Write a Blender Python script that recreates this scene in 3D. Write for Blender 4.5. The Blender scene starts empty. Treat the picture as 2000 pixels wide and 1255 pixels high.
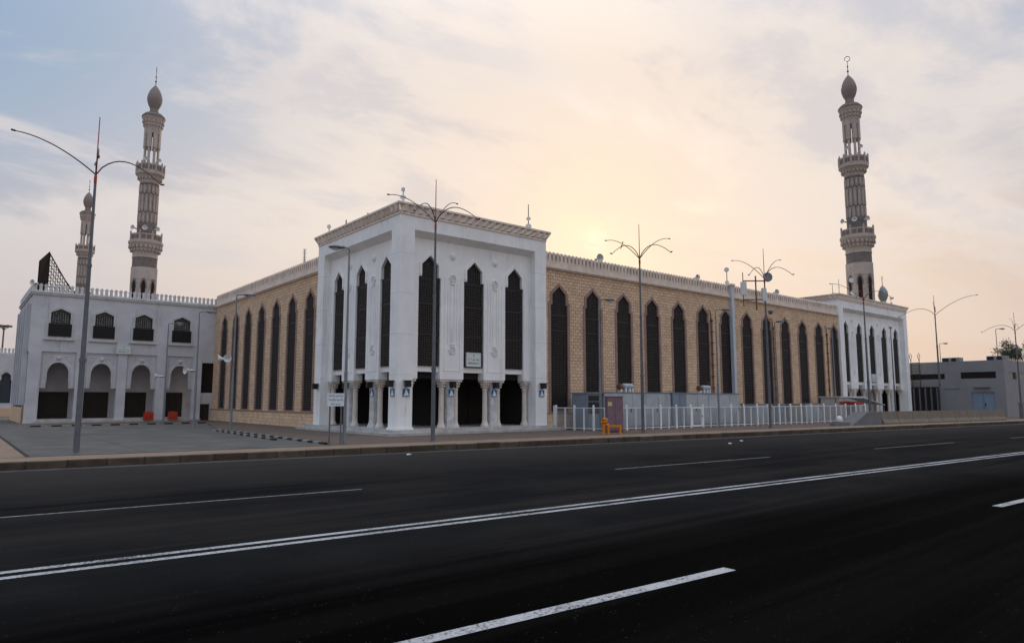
import bpy, math, random, unicodedata
from math import sin, cos, pi, radians, sqrt, hypot
from mathutils import Matrix, Vector
random.seed(7)
scene = bpy.context.scene
COL = scene.collection
# ------------------------------------------------------------------ camera
CAM = Vector((-17.352, -30.214, 1.76))
cd = bpy.data.cameras.new('camera'); cam = bpy.data.objects.new('camera', cd); COL.objects.link(cam)
cd.sensor_width = 36.0; cd.lens = 23.935; cd.clip_start = 0.1; cd.clip_end = 3000
cam.location = CAM; cam.rotation_euler = (pi/2 + 0.1143, 0, -0.6875)
scene.camera = cam
# ------------------------------------------------------------------ sky and sun
CLOUD_SEED = 1.5
SUN_AZ, SUN_EL = radians(46.6), radians(13.2)      # azimuth from +Y towards +X
SUN = Vector((sin(SUN_AZ)*cos(SUN_EL), cos(SUN_AZ)*cos(SUN_EL), sin(SUN_EL)))
world = bpy.data.worlds.new('World'); scene.world = world; world.use_nodes = True
class NT:
    def __init__(s, tree): s.t = tree; s.t.nodes.clear()
    def n(s, typ, **kw):
        nd = s.t.nodes.new(typ)
        for k, v in kw.items(): setattr(nd, k, v)
        return nd
    def link(s, a, b): s.t.links.new(a, b)
    def set(s, sock, v):
        if hasattr(v, 'is_output') or isinstance(v, bpy.types.NodeSocket): s.link(v, sock)
        else: sock.default_value = v
    def math(s, op, a, b=0.0, c=0.0, clamp=False):
        nd = s.n('ShaderNodeMath', operation=op, use_clamp=clamp)
        s.set(nd.inputs[0], a); s.set(nd.inputs[1], b)
        if op in ('MULTIPLY_ADD', 'SMOOTH_MIN'): s.set(nd.inputs[2], c)
        return nd.outputs[0]
    def rng(s, v, a, b, c=0.0, d=1.0, smooth=True):
        nd = s.n('ShaderNodeMapRange', interpolation_type='SMOOTHSTEP' if smooth else 'LINEAR')
        s.set(nd.inputs[0], v)
        for i, x in enumerate((a, b, c, d)): nd.inputs[i+1].default_value = x
        return nd.outputs[0]
    def vmath(s, op, a, b=None):
        nd = s.n('ShaderNodeVectorMath', operation=op); s.set(nd.inputs[0], a)
        if b is not None: s.set(nd.inputs[1], b)
        return nd.outputs['Value'] if op in ('DOT_PRODUCT', 'LENGTH') else nd.outputs[0]
    def mix(s, f, a, b, blend='MIX'):
        nd = s.n('ShaderNodeMix', data_type='RGBA', blend_type=blend)
        s.set(nd.inputs[0], f); s.set(nd.inputs[6], col4(a)); s.set(nd.inputs[7], col4(b))
        return nd.outputs[2]
    def noise(s, vec, scale, detail=4, rough=.55, dist=0.0, out='Fac'):
        nd = s.n('ShaderNodeTexNoise')
        if vec is not None: s.link(vec, nd.inputs['Vector'])
        nd.inputs['Scale'].default_value = scale; nd.inputs['Detail'].default_value = detail
        nd.inputs['Roughness'].default_value = rough; nd.inputs['Distortion'].default_value = dist
        return nd.outputs[out]
def col4(c):
    if isinstance(c, tuple) and len(c) == 3: return (c[0], c[1], c[2], 1.0)
    return c
w = NT(world.node_tree)
tc = w.n('ShaderNodeTexCoord'); dirv = tc.outputs['Generated']
sep = w.n('ShaderNodeSeparateXYZ'); w.link(dirv, sep.inputs[0])
elev = w.math('MAXIMUM', sep.outputs[2], 0.0)
ds = w.vmath('DOT_PRODUCT', dirv, tuple(SUN))
nish = w.n('ShaderNodeTexSky', sky_type='NISHITA'); nish.sun_disc = False
nish.sun_elevation = SUN_EL; nish.sun_rotation = SUN_AZ; nish.dust_density = 3.0; nish.air_density = 1.2
nsc = w.vmath('SCALE', nish.outputs[0]); nsc.node.inputs['Scale'].default_value = 0.07
# cloud layer: directions projected on a flat layer, so cloud size shrinks to the horizon
den = w.math('ADD', elev, 0.20)
cx = w.math('DIVIDE', sep.outputs[0], den); cy = w.math('DIVIDE', sep.outputs[1], den)
cmb = w.n('ShaderNodeCombineXYZ'); w.link(cx, cmb.inputs[0]); w.link(cy, cmb.inputs[1]); cmb.inputs[2].default_value = CLOUD_SEED
mpc = w.n('ShaderNodeMapping'); mpc.inputs['Rotation'].default_value = (0, 0, radians(25)); mpc.inputs['Scale'].default_value = (.75, 1.2, 1); w.link(cmb.outputs[0], mpc.inputs[0])
n1 = w.noise(mpc.outputs[0], 0.60, 6, .52, .6)
n2 = w.noise(mpc.outputs[0], 1.9, 7, .62, .4)
nn = w.math('ADD', w.math('MULTIPLY', n1, .58), w.math('MULTIPLY', n2, .42))
cover = w.rng(nn, .455, .545)
near_sun = w.rng(ds, .72, .995)
low = w.rng(elev, .42, .06)
# clear part of the sky: Nishita blue mixed with pale dust haze
clear = w.mix(.80, nsc, w.mix(w.rng(ds, .68, .95), (.255, .345, .475), (.435, .435, .485)))
hazec = w.mix(near_sun, (.455, .39, .375), (.67, .49, .35))
base = w.mix(w.math('MULTIPLY', low, .92), clear, hazec)
cloudc = w.mix(near_sun, (.575, .53, .51), (.66, .585, .525))
cmask = w.math('MULTIPLY', w.math('MULTIPLY', cover, .84), w.rng(elev, .03, .30, .10, 1.0))
sky1 = w.mix(cmask, base, cloudc)
# greyer undersides of thicker cloud
thick = w.math('MULTIPLY', w.rng(n2, .50, .64), w.math('MULTIPLY', cover, w.rng(elev, .08, .35)))
sky1 = w.mix(w.math('MULTIPLY', thick, .62), sky1, (.435, .425, .465))
# veiled sun and its aureole, broken by cloud
g1 = w.math('POWER', w.math('MAXIMUM', ds, 0.0), 36.0)
g2 = w.math('POWER', w.math('MAXIMUM', ds, 0.0), 260.0)
g3 = w.math('MULTIPLY', w.rng(ds, .99972, .999995), w.rng(w.noise(mpc.outputs[0], 14, 3, .6), .40, .56, .15, 1.0))
gl = w.mix(w.math('MULTIPLY', g1, w.rng(nn, .36, .58, .22, .60)), sky1, (.78, .585, .42))
gl = w.mix(w.math('MULTIPLY', g2, w.rng(n2, .36, .60, .25, .9)), gl, (.86, .71, .48))
gl = w.mix(w.math('MULTIPLY', g3, .22), gl, (.98, .90, .72))
# thin overcast, its overhead part brightened above the frame to light the walls
over = w.rng(sep.outputs[2], .40, 1.0, 1.0, 2.5)
fin = w.vmath('SCALE', gl); w.set(fin.node.inputs['Scale'], over)
bg = w.n('ShaderNodeBackground'); w.link(fin, bg.inputs[0]); bg.inputs[1].default_value = 1.0
wo = w.n('ShaderNodeOutputWorld'); w.link(bg.outputs[0], wo.inputs[0])
ld = bpy.data.lights.new('sun', 'SUN'); ld.energy = 0.9; ld.angle = radians(10); ld.color = (1.0, .83, .62)
sun = bpy.data.objects.new('sun', ld); COL.objects.link(sun)
sun.rotation_euler = (-SUN).to_track_quat('-Z', 'Y').to_euler(); sun.location = (40, 40, 60)
scene.view_settings.view_transform = 'Standard'; scene.view_settings.look = 'None'
scene.view_settings.exposure = 0.46; scene.view_settings.gamma = 1.0
scene.cycles.max_bounces = 5; scene.cycles.diffuse_bounces = 3; scene.cycles.use_denoising = True
# ------------------------------------------------------------------ materials
MATS = {}
def mat(name, base, rough=.8, spec=.3, metal=0.0, var=0.0, scale=3.0, second=None, bump=0.0, bscale=40.0,
        streak=0.0, streak_col=None, tone=0.0, emit=None):
    if name in MATS: return MATS[name]
    m = bpy.data.materials.new(name); m.use_nodes = True
    t = NT(m.node_tree); out = t.n('ShaderNodeOutputMaterial'); b = t.n('ShaderNodeBsdfPrincipled')
    t.link(b.outputs[0], out.inputs[0])
    b.inputs['Roughness'].default_value = rough; b.inputs['Specular IOR Level'].default_value = spec
    b.inputs['Metallic'].default_value = metal
    geo = t.n('ShaderNodeNewGeometry'); pos = geo.outputs['Position']
    c = col4(base)
    if var:
        f = t.rng(t.noise(pos, scale, 6, .62), .30, .72)
        c = t.mix(f, tuple(x*(1-var) for x in base), second or tuple(min(1, x*(1+var)) for x in base))
    if streak:
        mp = t.n('ShaderNodeMapping'); mp.inputs['Scale'].default_value = (2.2, 2.2, .16); t.link(pos, mp.inputs[0])
        f = t.rng(t.noise(mp.outputs[0], 1.5, 6, .65), .50, .78)
        f2 = t.rng(t.noise(pos, .5, 4, .6), .42, .64)
        c = t.mix(t.math('MULTIPLY', t.math('MULTIPLY', f, f2), streak), c, streak_col or tuple(x*.55 for x in base))
    if tone:
        at = t.n('ShaderNodeAttribute', attribute_name='tone'); oi = t.n('ShaderNodeObjectInfo')
        v = t.math('FRACT', t.math('ADD', at.outputs['Fac'], oi.outputs['Random']))
        k = t.rng(v, 0, 1, 1-tone, 1+tone, False)
        s = t.vmath('SCALE', c); t.set(s.node.inputs['Scale'], k); c = s
    t.set(b.inputs['Base Color'], c)
    if bump:
        bp = t.n('ShaderNodeBump'); bp.inputs['Strength'].default_value = bump; bp.inputs['Distance'].default_value = .02
        t.link(t.noise(pos, bscale, 5, .6), bp.inputs['Height']); t.link(bp.outputs[0], b.inputs['Normal'])
    if emit:
        b.inputs['Emission Color'].default_value = col4(emit[0]); b.inputs['Emission Strength'].default_value = emit[1]
    MATS[name] = m; return m
WHITE = mat('white_plaster', (.87, .86, .845), .8, .2, var=.06, scale=.8, bump=.25, bscale=12, streak=1.0, streak_col=(.56, .545, .53))
WHITE2 = mat('white_trim', (.82, .81, .79), .75, .2, var=.04, scale=2)
GREYP = mat('grey_plaster', (.555, .55, .575), .85, .2, var=.10, scale=.7, bump=.25, bscale=9, streak=.9, streak_col=(.29, .285, .30))
GREYP2 = mat('grey_trim', (.52, .51, .51), .85, .2, var=.10, scale=2.4, streak=.5, streak_col=(.30, .29, .28))
MERW = mat('weathered_white', (.58, .58, .585), .85, .2, var=.14, scale=3.0, streak=.9, streak_col=(.22, .22, .22))
BEIGE = mat('beige_cast_stone', (.68, .565, .475), .85, .2, var=.12, scale=2.5, bump=.3, bscale=20, streak=.5, streak_col=(.34, .28, .24), tone=.06)
BRICK = mat('tan_stone_brick', (.69, .49, .335), .9, .2, var=.07, scale=1.1, second=(.73, .52, .35), bump=.5, bscale=30, tone=.11, streak=.65, streak_col=(.36, .26, .18))
MORTAR = mat('mortar', (.34, .235, .155), .95, .1, var=.15, scale=4)
FRAME = mat('brown_stone_trim', (.30, .20, .165), .8, .25, var=.14, scale=2.2, streak=.4)
LATT = mat('dark_lattice', (.017, .013, .012), .55, .4)
NODE = mat('lattice_knob', (.15, .12, .10), .5, .5)
PANE = mat('dark_glazing', (.008, .008, .009), .25, .4)
DARK = mat('dark_interior', (.035, .032, .032), .9, .1)
DOOR = mat('dark_wood_door', (.030, .020, .017), .6, .3, var=.2, scale=3)
MARBLE = mat('cream_marble', (.66, .59, .52), .5, .4, var=.10, scale=3.5)
MARBLE2 = mat('grey_marble', (.56, .56, .56), .4, .4, var=.22, scale=3.0)
STEP = mat('marble_step', (.44, .42, .40), .6, .3, var=.18, scale=1.5, streak=.4)
STEEL = mat('galvanised_steel', (.13, .14, .155), .5, .4, metal=.35, var=.12, scale=4)
STEELB = mat('bluish_paint_steel', (.20, .225, .25), .5, .4, metal=.2, var=.15, scale=3)
REDARM = mat('dark_red_tube', (.11, .06, .055), .5, .4)
REDP = mat('red_paint', (.40, .05, .05), .5, .4)
BLACK = mat('black_paint', (.012, .012, .013), .5, .4)
MBODY = mat('minaret_stone', (.47, .395, .345), .85, .2, var=.10, scale=1.2)
MDARK = mat('minaret_dark_band', (.20, .165, .15), .9, .2, var=.18, scale=2.0)
MDOME = mat('minaret_dome', (.27, .22, .20), .8, .2, var=.08, scale=1.0)
SLOTD = mat('minaret_opening', (.02, .017, .016), .8, .2)
SIGNW = mat('sign_white', (.62, .68, .67), .5, .4)
INK = mat('sign_ink', (.02, .022, .025), .6, .2)
GREENI = mat('sign_green', (.22, .40, .10), .5, .3)
BLUE = mat('sign_blue', (.010, .085, .24), .5, .4)
PIC = mat('sign_pictogram', (.70, .80, .80), .5, .3)
FENCEW = mat('fence_white', (.84, .84, .83), .5, .4, var=.08, scale=3)
WIRE = mat('fence_wire', (.40, .42, .43), .5, .4)
GENR = mat('generator_grey', (.40, .43, .46), .55, .4, var=.12, scale=1.0, streak=.8, streak_col=(.20, .20, .20))
GEND = mat('generator_slate', (.20, .24, .29), .55, .4, var=.12, scale=1.0, streak=.5)
PURPLE = mat('purple_cabinet', (.22, .135, .165), .6, .4, var=.12, scale=2, streak=.4)
ORANGE = mat('orange_paint', (.62, .20, .012), .5, .4, var=.15, scale=6)
ORRED = mat('orange_red_plastic', (.46, .040, .014), .5, .4, var=.12, scale=4)
HORN = mat('horn_white', (.68, .67, .65), .5, .4)
GREYD = mat('grey_metal_dark', (.13, .13, .14), .5, .4, var=.15, scale=5)
RUST = mat('rusty_pipe', (.17, .085, .05), .8, .2, var=.25, scale=8)
ANNEX = mat('grey_annex_paint', (.26, .255, .26), .85, .2, var=.06, scale=.6, bump=.15, bscale=10, streak=.3)
PBLUE = mat('pale_blue_door', (.21, .28, .36), .6, .3, var=.06, scale=3)
CONC = mat('barrier_concrete', (.21, .175, .14), .9, .15, var=.10, scale=2.0, streak=.3)
CONCG = mat('grey_concrete', (.17, .168, .17), .9, .15, var=.12, scale=2.0)
PAVE = mat('brown_paving', (.140, .105, .084), .9, .15, var=.12, scale=1.2, bump=.3, bscale=30)
PAVE2 = mat('tan_paving', (.25, .178, .130), .9, .15, var=.14, scale=1.4, bump=.3, bscale=30)
SLAB = mat('concrete_slab', (.105, .099, .091), .85, .2, var=.22, scale=.55, streak=.0, tone=.06, bump=.2, bscale=20)
JOINT = mat('slab_joint', (.05, .047, .045), .95, .1)
KERB = mat('kerb_stone', (.082, .062, .045), .9, .15, var=.30, scale=1.6, bump=.5, bscale=16, tone=.22)
SAND = mat('sandy_ground', (.26, .22, .18), .95, .1, var=.12, scale=.2)
GUTTER = mat('gutter_concrete', (.075, .07, .065), .9, .2, var=.25, scale=2.0)
PAINT = mat('road_paint', (.42, .42, .425), .8, .1, bump=.3, bscale=80)
def worn(m, base, dark, lo, hi, sc):      # paint rubbed through to the binder in grains and patches
    t = NT(m.node_tree); out = t.n('ShaderNodeOutputMaterial'); b = t.n('ShaderNodeBsdfPrincipled'); t.link(b.outputs[0], out.inputs[0]); b.inputs['Roughness'].default_value = .85; b.inputs['Specular IOR Level'].default_value = .1
    geo = t.n('ShaderNodeNewGeometry'); pos = geo.outputs['Position']
    f = t.math('ADD', t.math('MULTIPLY', t.noise(pos, sc, 4, .75), .65), t.math('MULTIPLY', t.noise(pos, 1.3, 4, .6), .35))
    t.link(t.mix(t.rng(f, lo, hi), dark, base), b.inputs['Base Color'])
worn(PAINT, (.43, .43, .435), (.05, .05, .05), .38, .53, 24)
# asphalt: dark binder, pale aggregate specks, faint wheel paths
asph = bpy.data.materials.new('asphalt'); asph.use_nodes = True; MATS['asphalt'] = asph
t = NT(asph.node_tree); out = t.n('ShaderNodeOutputMaterial'); b = t.n('ShaderNodeBsdfPrincipled'); t.link(b.outputs[0], out.inputs[0])
geo = t.n('ShaderNodeNewGeometry'); pos = geo.outputs['Position']
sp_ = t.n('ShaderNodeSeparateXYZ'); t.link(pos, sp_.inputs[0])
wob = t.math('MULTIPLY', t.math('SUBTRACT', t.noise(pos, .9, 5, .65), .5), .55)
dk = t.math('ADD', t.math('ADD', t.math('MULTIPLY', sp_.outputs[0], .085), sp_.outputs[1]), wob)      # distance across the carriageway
newer_vignette = t.rng(dk, -22.4, -25.0)          # resurfaced near lanes, ragged seam; painted blacker still as a vignette
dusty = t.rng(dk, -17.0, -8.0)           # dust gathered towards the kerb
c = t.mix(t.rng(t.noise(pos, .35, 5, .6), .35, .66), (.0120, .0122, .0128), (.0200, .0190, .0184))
c = t.mix(t.math('MULTIPLY', newer_vignette, .94), c, (.0006, .0006, .0007))
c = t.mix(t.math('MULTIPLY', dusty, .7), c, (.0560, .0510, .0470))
mp = t.n('ShaderNodeMapping'); mp.inputs['Rotation'].default_value = (0, 0, .075); mp.inputs['Scale'].default_value = (.03, 1.0, 1); t.link(pos, mp.inputs[0])
trk = t.noise(mp.outputs[0], 1.1, 6, .62)
c = t.mix(t.math('MULTIPLY', t.rng(trk, .50, .64), t.math('SUBTRACT', .55, t.math('MULTIPLY', newer_vignette, .45))), c, (.0300, .0260, .0240))
c = t.mix(t.math('MULTIPLY', t.rng(trk, .42, .32), .6), c, (.0040, .0040, .0042))
vo = t.n('ShaderNodeTexVoronoi', feature='F1'); vo.inputs['Scale'].default_value = 20; t.link(pos, vo.inputs['Vector'])
speck = t.math('MULTIPLY', t.rng(vo.outputs['Distance'], .20, .08), t.math('GREATER_THAN', t.noise(pos, 8, 2), .60))
c = t.mix(t.math('MULTIPLY', speck, .3), c, (.15, .15, .155))
grit = t.noise(pos, 55, 3, .8)
c = t.mix(t.math('MULTIPLY', t.rng(grit, .50, .75, 0, .5), t.math('SUBTRACT', 1.0, t.math('MULTIPLY', newer_vignette, .8))), c, (.018, .018, .019))
t.link(c, b.inputs['Base Color']); b.inputs["Roughness"].default_value = .8; b.inputs["Specular IOR Level"].default_value = .004
bp = t.n('ShaderNodeBump'); bp.inputs['Strength'].default_value = .7; bp.inputs['Distance'].default_value = .012
t.link(t.noise(pos, 70, 4, .7), bp.inputs['Height']); t.link(bp.outputs[0], b.inputs['Normal'])
# leaves
LEAF = mat('grey_green_leaves', (.075, .085, .06), .8, .2, var=.3, scale=2)
BARK = mat('bark', (.10, .08, .065), .9, .1, var=.2, scale=5)
# ------------------------------------------------------------------ mesh helpers
class MB:
    def __init__(s): s.v = []; s.f = []; s.mi = []; s.cur = 0; s.tones = []; s.tone = 0.0
    def poly(s, pts):
        i = len(s.v); s.v.extend(tuple(q) for q in pts); s.face(list(range(i, i+len(pts))))
    def face(s, idx): s.f.append(idx); s.mi.append(s.cur); s.tones.append(s.tone)
    def box(s, x0, x1, y0, y1, z0, z1):
        i = len(s.v)
        s.v += [(x0,y0,z0),(x1,y0,z0),(x1,y1,z0),(x0,y1,z0),(x0,y0,z1),(x1,y0,z1),(x1,y1,z1),(x0,y1,z1)]
        for q in ((0,3,2,1),(4,5,6,7),(0,1,5,4),(1,2,6,5),(2,3,7,6),(3,0,4,7)): s.face([i+k for k in q])
        return s
    def bev(s, x0, x1, y0, y1, z0, z1, b):      # box whose front (-y) edges are chamfered, no back
        i = len(s.v)
        s.v += [(x0,y1,z0),(x1,y1,z0),(x1,y1,z1),(x0,y1,z1),(x0,y0+b,z0),(x1,y0+b,z0),(x1,y0+b,z1),(x0,y0+b,z1),
                (x0+b,y0,z0+b),(x1-b,y0,z0+b),(x1-b,y0,z1-b),(x0+b,y0,z1-b)]
        for q in ((0,1,5,4),(1,2,6,5),(2,3,7,6),(3,0,4,7),(4,5,9,8),(5,6,10,9),(6,7,11,10),(7,4,8,11),(8,9,10,11)): s.face([i+k for k in q])
        return s
    def prism(s, pts, y0, y1):                   # (x, z) outline, counter-clockwise seen from -y, pushed along y
        n = len(pts); i = len(s.v)
        s.v += [(x, y0, z) for x, z in pts] + [(x, y1, z) for x, z in pts]
        s.face([i+k for k in range(n)]); s.face([i+n+k for k in reversed(range(n))])
        for k in range(n):
            k2 = (k+1) % n; s.face([i+k, i+n+k, i+n+k2, i+k2])
        return s
    def prism_z(s, pts, z0, z1):                 # (x, y) outline pushed up
        n = len(pts); i = len(s.v)
        s.v += [(x, y, z0) for x, y in pts] + [(x, y, z1) for x, y in pts]
        s.face([i+k for k in reversed(range(n))]); s.face([i+n+k for k in range(n)])
        for k in range(n):
            k2 = (k+1) % n; s.face([i+k, i+k2, i+n+k2, i+n+k])
        return s
    def strip(s, a, b, y0, y1, closed=False):    # band between two outlines of equal length
        n = len(a)
        for k in range(n if closed else n-1):
            k2 = (k+1) % n; s.prism([a[k], b[k], b[k2], a[k2]], y0, y1)
        return s
    def lathe(s, prof, n=16, c=(0, 0), ph=0.0, caps=True):
        i = len(s.v); m = len(prof)
        for r, z in prof:
            for k in range(n):
                a = ph + 2*pi*k/n; s.v.append((c[0]+r*cos(a), c[1]+r*sin(a), z))
        for j in range(m-1):
            for k in range(n):
                k2 = (k+1) % n; s.face([i+j*n+k, i+j*n+k2, i+(j+1)*n+k2, i+(j+1)*n+k])
        if caps:
            s.face([i+k for k in reversed(range(n))]); s.face([i+(m-1)*n+k for k in range(n)])
        return s
    def tube(s, pts, r, n=8, r2=None):
        pts = [Vector(q) for q in pts]; m = len(pts); i = len(s.v)
        for j, q in enumerate(pts):
            d = (pts[min(j+1, m-1)] - pts[max(j-1, 0)]).normalized()
            u = d.cross(Vector((0, 0, 1)))
            if u.length < 1e-3: u = Vector((1, 0, 0))
            u.normalize(); v = d.cross(u)
            rr = r if r2 is None else r + (r2-r)*j/(m-1)
            for k in range(n):
                a = 2*pi*k/n; s.v.append(tuple(q + rr*(cos(a)*u + sin(a)*v)))
        for j in range(m-1):
            for k in range(n):
                k2 = (k+1) % n; s.face([i+j*n+k, i+(j+1)*n+k, i+(j+1)*n+k2, i+j*n+k2])
        s.face([i+k for k in range(n)]); s.face([i+(m-1)*n+k for k in reversed(range(n))])
        return s
    def octa(s, c, r, ry=None):
        ry = ry or r; x, y, z = c; i = len(s.v)
        s.v += [(x-r,y,z),(x,y,z-r),(x+r,y,z),(x,y,z+r),(x,y-ry,z)]
        for q in ((0,1,4),(1,2,4),(2,3,4),(3,0,4)): s.face([i+k for k in q])
    def ell(s, c, r, n=10, m=6):
        pr = [(max(1e-4, sin(pi*j/m)), -cos(pi*j/m)) for j in range(m+1)]
        i0 = len(s.v); s.lathe(pr, n, caps=False)
        for k in range(i0, len(s.v)):
            v = s.v[k]; s.v[k] = (c[0]+v[0]*r[0], c[1]+v[1]*r[1], c[2]+v[2]*r[2])
        return s
    def xf(s, M, i0=0):
        for k in range(i0, len(s.v)): s.v[k] = tuple(M @ Vector(s.v[k]))
        return s
    def mesh(s, name, m, smooth=False, tone=False):
        me = bpy.data.meshes.new(name); me.from_pydata(s.v, [], s.f)
        for x in (m if isinstance(m, (list, tuple)) else [m]): me.materials.append(x)
        if any(s.mi): me.polygons.foreach_set('material_index', s.mi)
        if smooth: me.polygons.foreach_set('use_smooth', [True]*len(me.polygons))
        if tone:
            at = me.attributes.new('tone', 'FLOAT', 'FACE'); at.data.foreach_set('value', s.tones)
        me.update(); return me
    def build(s, name, m, parent=None, smooth=False, tone=False, M=None):
        return obj(name, s.mesh(name, m, smooth, tone), parent, M)
def obj(name, me, parent=None, M=None):
    o = bpy.data.objects.new(name, me); COL.objects.link(o)
    if parent is not None: o.parent = parent
    if M is not None: o.matrix_basis = M
    return o
def tag(o, label, cat, group=None):
    o['label'] = label; o['category'] = cat
    if group: o['group'] = group
    return o
def thing(name, label, cat, loc=(0, 0, 0), rz=0.0, group=None):
    o = bpy.data.objects.new(name, None); COL.objects.link(o)
    o.location = loc; o.rotation_euler = (0, 0, rz); o.empty_display_size = .3
    return tag(o, label, cat, group)
def struct(o): o['kind'] = 'structure'; return o
def stuff(o): o['kind'] = 'stuff'; return o
def copy_tree(o, parent=None):
    c = o.copy(); COL.objects.link(c); c.parent = parent
    for ch in KIDS.get(o.name, []) or [x for x in o.children]: copy_tree(ch, c)
    return c
KIDS = {}
def T(x, y, z, rz=0.0): return Matrix.Translation((x, y, z)) @ Matrix.Rotation(rz, 4, 'Z')
def shear_line(p0, p1):
    (x0, y0), (x1, y1) = p0, p1; return lambda x: y0 + (y1-y0)*(x-x0)/(x1-x0)
# ------------------------------------------------------------------ lettering
AR = {}
for cp in range(0xFE80, 0xFEFD):
    d = unicodedata.decomposition(chr(cp)).split()
    if len(d) == 2: AR.setdefault(chr(int(d[1], 16)), {})[d[0].strip('<>')] = chr(cp)
def arabic(tx):
    o = []; j = lambda ch: ch in AR and 'initial' in AR[ch]
    for i, ch in enumerate(tx):
        if ch not in AR: o.append(ch); continue
        pv = i > 0 and j(tx[i-1]); nx = j(ch) and i+1 < len(tx) and tx[i+1] in AR
        k = 'medial' if pv and nx else 'final' if pv else 'initial' if nx else 'isolated'
        o.append(AR[ch].get(k, AR[ch].get('isolated', ch)))
    return ''.join(reversed(o))
def lettering(body, parent, m, x, y, z, height, width=None, bold=.0):
    cu = bpy.data.curves.new('lettering', 'FONT'); cu.body = body; cu.resolution_u = 2; cu.align_x = 'CENTER'; cu.offset = bold
    tmp = bpy.data.objects.new('tmp_text', cu); COL.objects.link(tmp); bpy.context.view_layer.update()
    me = bpy.data.meshes.new_from_object(tmp.evaluated_get(bpy.context.evaluated_depsgraph_get()))
    bpy.data.objects.remove(tmp); bpy.data.curves.remove(cu)
    xs = [v.co.x for v in me.vertices]; ys = [v.co.y for v in me.vertices]
    if not xs: return None
    sy = height/(max(ys)-min(ys)); sx = sy if width is None else width/(max(xs)-min(xs))
    mx = (max(xs)+min(xs))/2; my = (max(ys)+min(ys))/2
    for v in me.vertices: v.co = (x+(v.co.x-mx)*sx, y, z+(v.co.y-my)*sy)
    me.materials.clear(); me.materials.append(m); me.name = 'lettering'
    return obj('lettering', me, parent)
# ================================================================== ground, road, pavement
Z_ROAD = -.22
KL = shear_line((-16, -6.15), (50, -12.7))             # kerb face line
g = MB(); g.poly([(-700,-700,-.36),(900,-700,-.36),(900,900,-.36),(-700,900,-.36)]); struct(g.build('ground', SAND))
r = MB(); xs = [-160 + 20*i for i in range(22)]
for a, b2 in zip(xs, xs[1:]): r.poly([(a, KL(a)-44, Z_ROAD), (b2, KL(b2)-44, Z_ROAD), (b2, KL(b2), Z_ROAD), (a, KL(a), Z_ROAD)])
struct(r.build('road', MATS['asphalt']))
gu = MB()
for a, b2 in zip(xs, xs[1:]): gu.poly([(a, KL(a)-.55, Z_ROAD+.004), (b2, KL(b2)-.55, Z_ROAD+.004), (b2, KL(b2), Z_ROAD+.004), (a, KL(a), Z_ROAD+.004)])
struct(gu.build('gutter', GUTTER))
pv = MB(); pv.prism_z([(-160, KL(-160)+.16), (260, KL(260)+.16), (260, 160), (-160, 160)], -.34, 0.0); struct(pv.build('pavement', PAVE))
st = MB(); st.poly([(-160, KL(-160)+.17, .004), (90, KL(90)+.17, .004), (90, KL(90)+1.9, .004), (-160, KL(-160)+1.9, .004)]); struct(st.build('footway', PAVE2))
# kerb stones, one by one along the frontage
kb = MB(); kb.prism_z([(-160, KL(-160)+.02), (260, KL(260)+.02), (260, KL(260)+.16), (-160, KL(-160)+.16)], -.34, -.03); kerb = struct(kb.build('kerb', JOINT))
ks = MB(); ks.bev(-.486, .486, -.005, .17, -.24, .012, .022); ks_me = ks.mesh('kerb_stone', KERB, tone=True)
ka = math.atan(-.0992); x = -24.0
while x < 72:
    obj('kerb_stone', ks_me, kerb, T(x + random.uniform(-.004, .004), KL(x), random.uniform(-.012, .006), ka + random.uniform(-.006, .006))); x += .9951
kf = MB()
for x0, x1 in ((72, 260), (-160, -24.6)): kf.prism_z([(x0, KL(x0)), (x1, KL(x1)), (x1, KL(x1)+.17), (x0, KL(x0)+.17)], -.24, .008)
stuff(kf.build('distant_kerb', KERB, kerb))
# painted lines
WORN = mat('worn_road_paint', (.20, .20, .20), .85, .2, var=.45, scale=9, second=(.30, .30, .30))
def dash(name, p0, p1, wd, m=PAINT):
    d = Vector((p1[0]-p0[0], p1[1]-p0[1])); nrm = Vector((-d.y, d.x)).normalized()*wd/2; q = MB(); k = max(2, int(d.length/6)+1)
    for i in range(k):
        a = Vector(p0)+d*i/k; b2 = Vector(p0)+d*(i+1)/k
        q.poly([(a.x-nrm.x, a.y-nrm.y, Z_ROAD+.005), (b2.x-nrm.x, b2.y-nrm.y, Z_ROAD+.005), (b2.x+nrm.x, b2.y+nrm.y, Z_ROAD+.005), (a.x+nrm.x, a.y+nrm.y, Z_ROAD+.005)])
    return struct(q.build(name, m))
DL = shear_line((-16.77, -20.37), (14, -22.36)); DF = shear_line((-16.5, -15.6), (27, -19.1)); DN = shear_line((-14.3, -25.18), (-.7, -25.98))
for off in (.155, -.155): dash('centre_line', (-80, DL(-80)+off), (160, DL(160)+off), .135)
for x0, x1 in ((-40, -30), (-25.5, -10.1), (-2.45, 4.85), (11.8, 18.9), (25.4, 32.5), (39.4, 46.5), (53, 60)): dash('lane_dash', (x0, DF(x0)), (x1, DF(x1)), .085, WORN)
for x0, x1 in ((-30, -22), (-17, -10.1), (-2.1, 5), (13, 20), (28, 35)): dash('lane_dash', (x0, DN(x0)), (x1, DN(x1)), .17)
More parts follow.
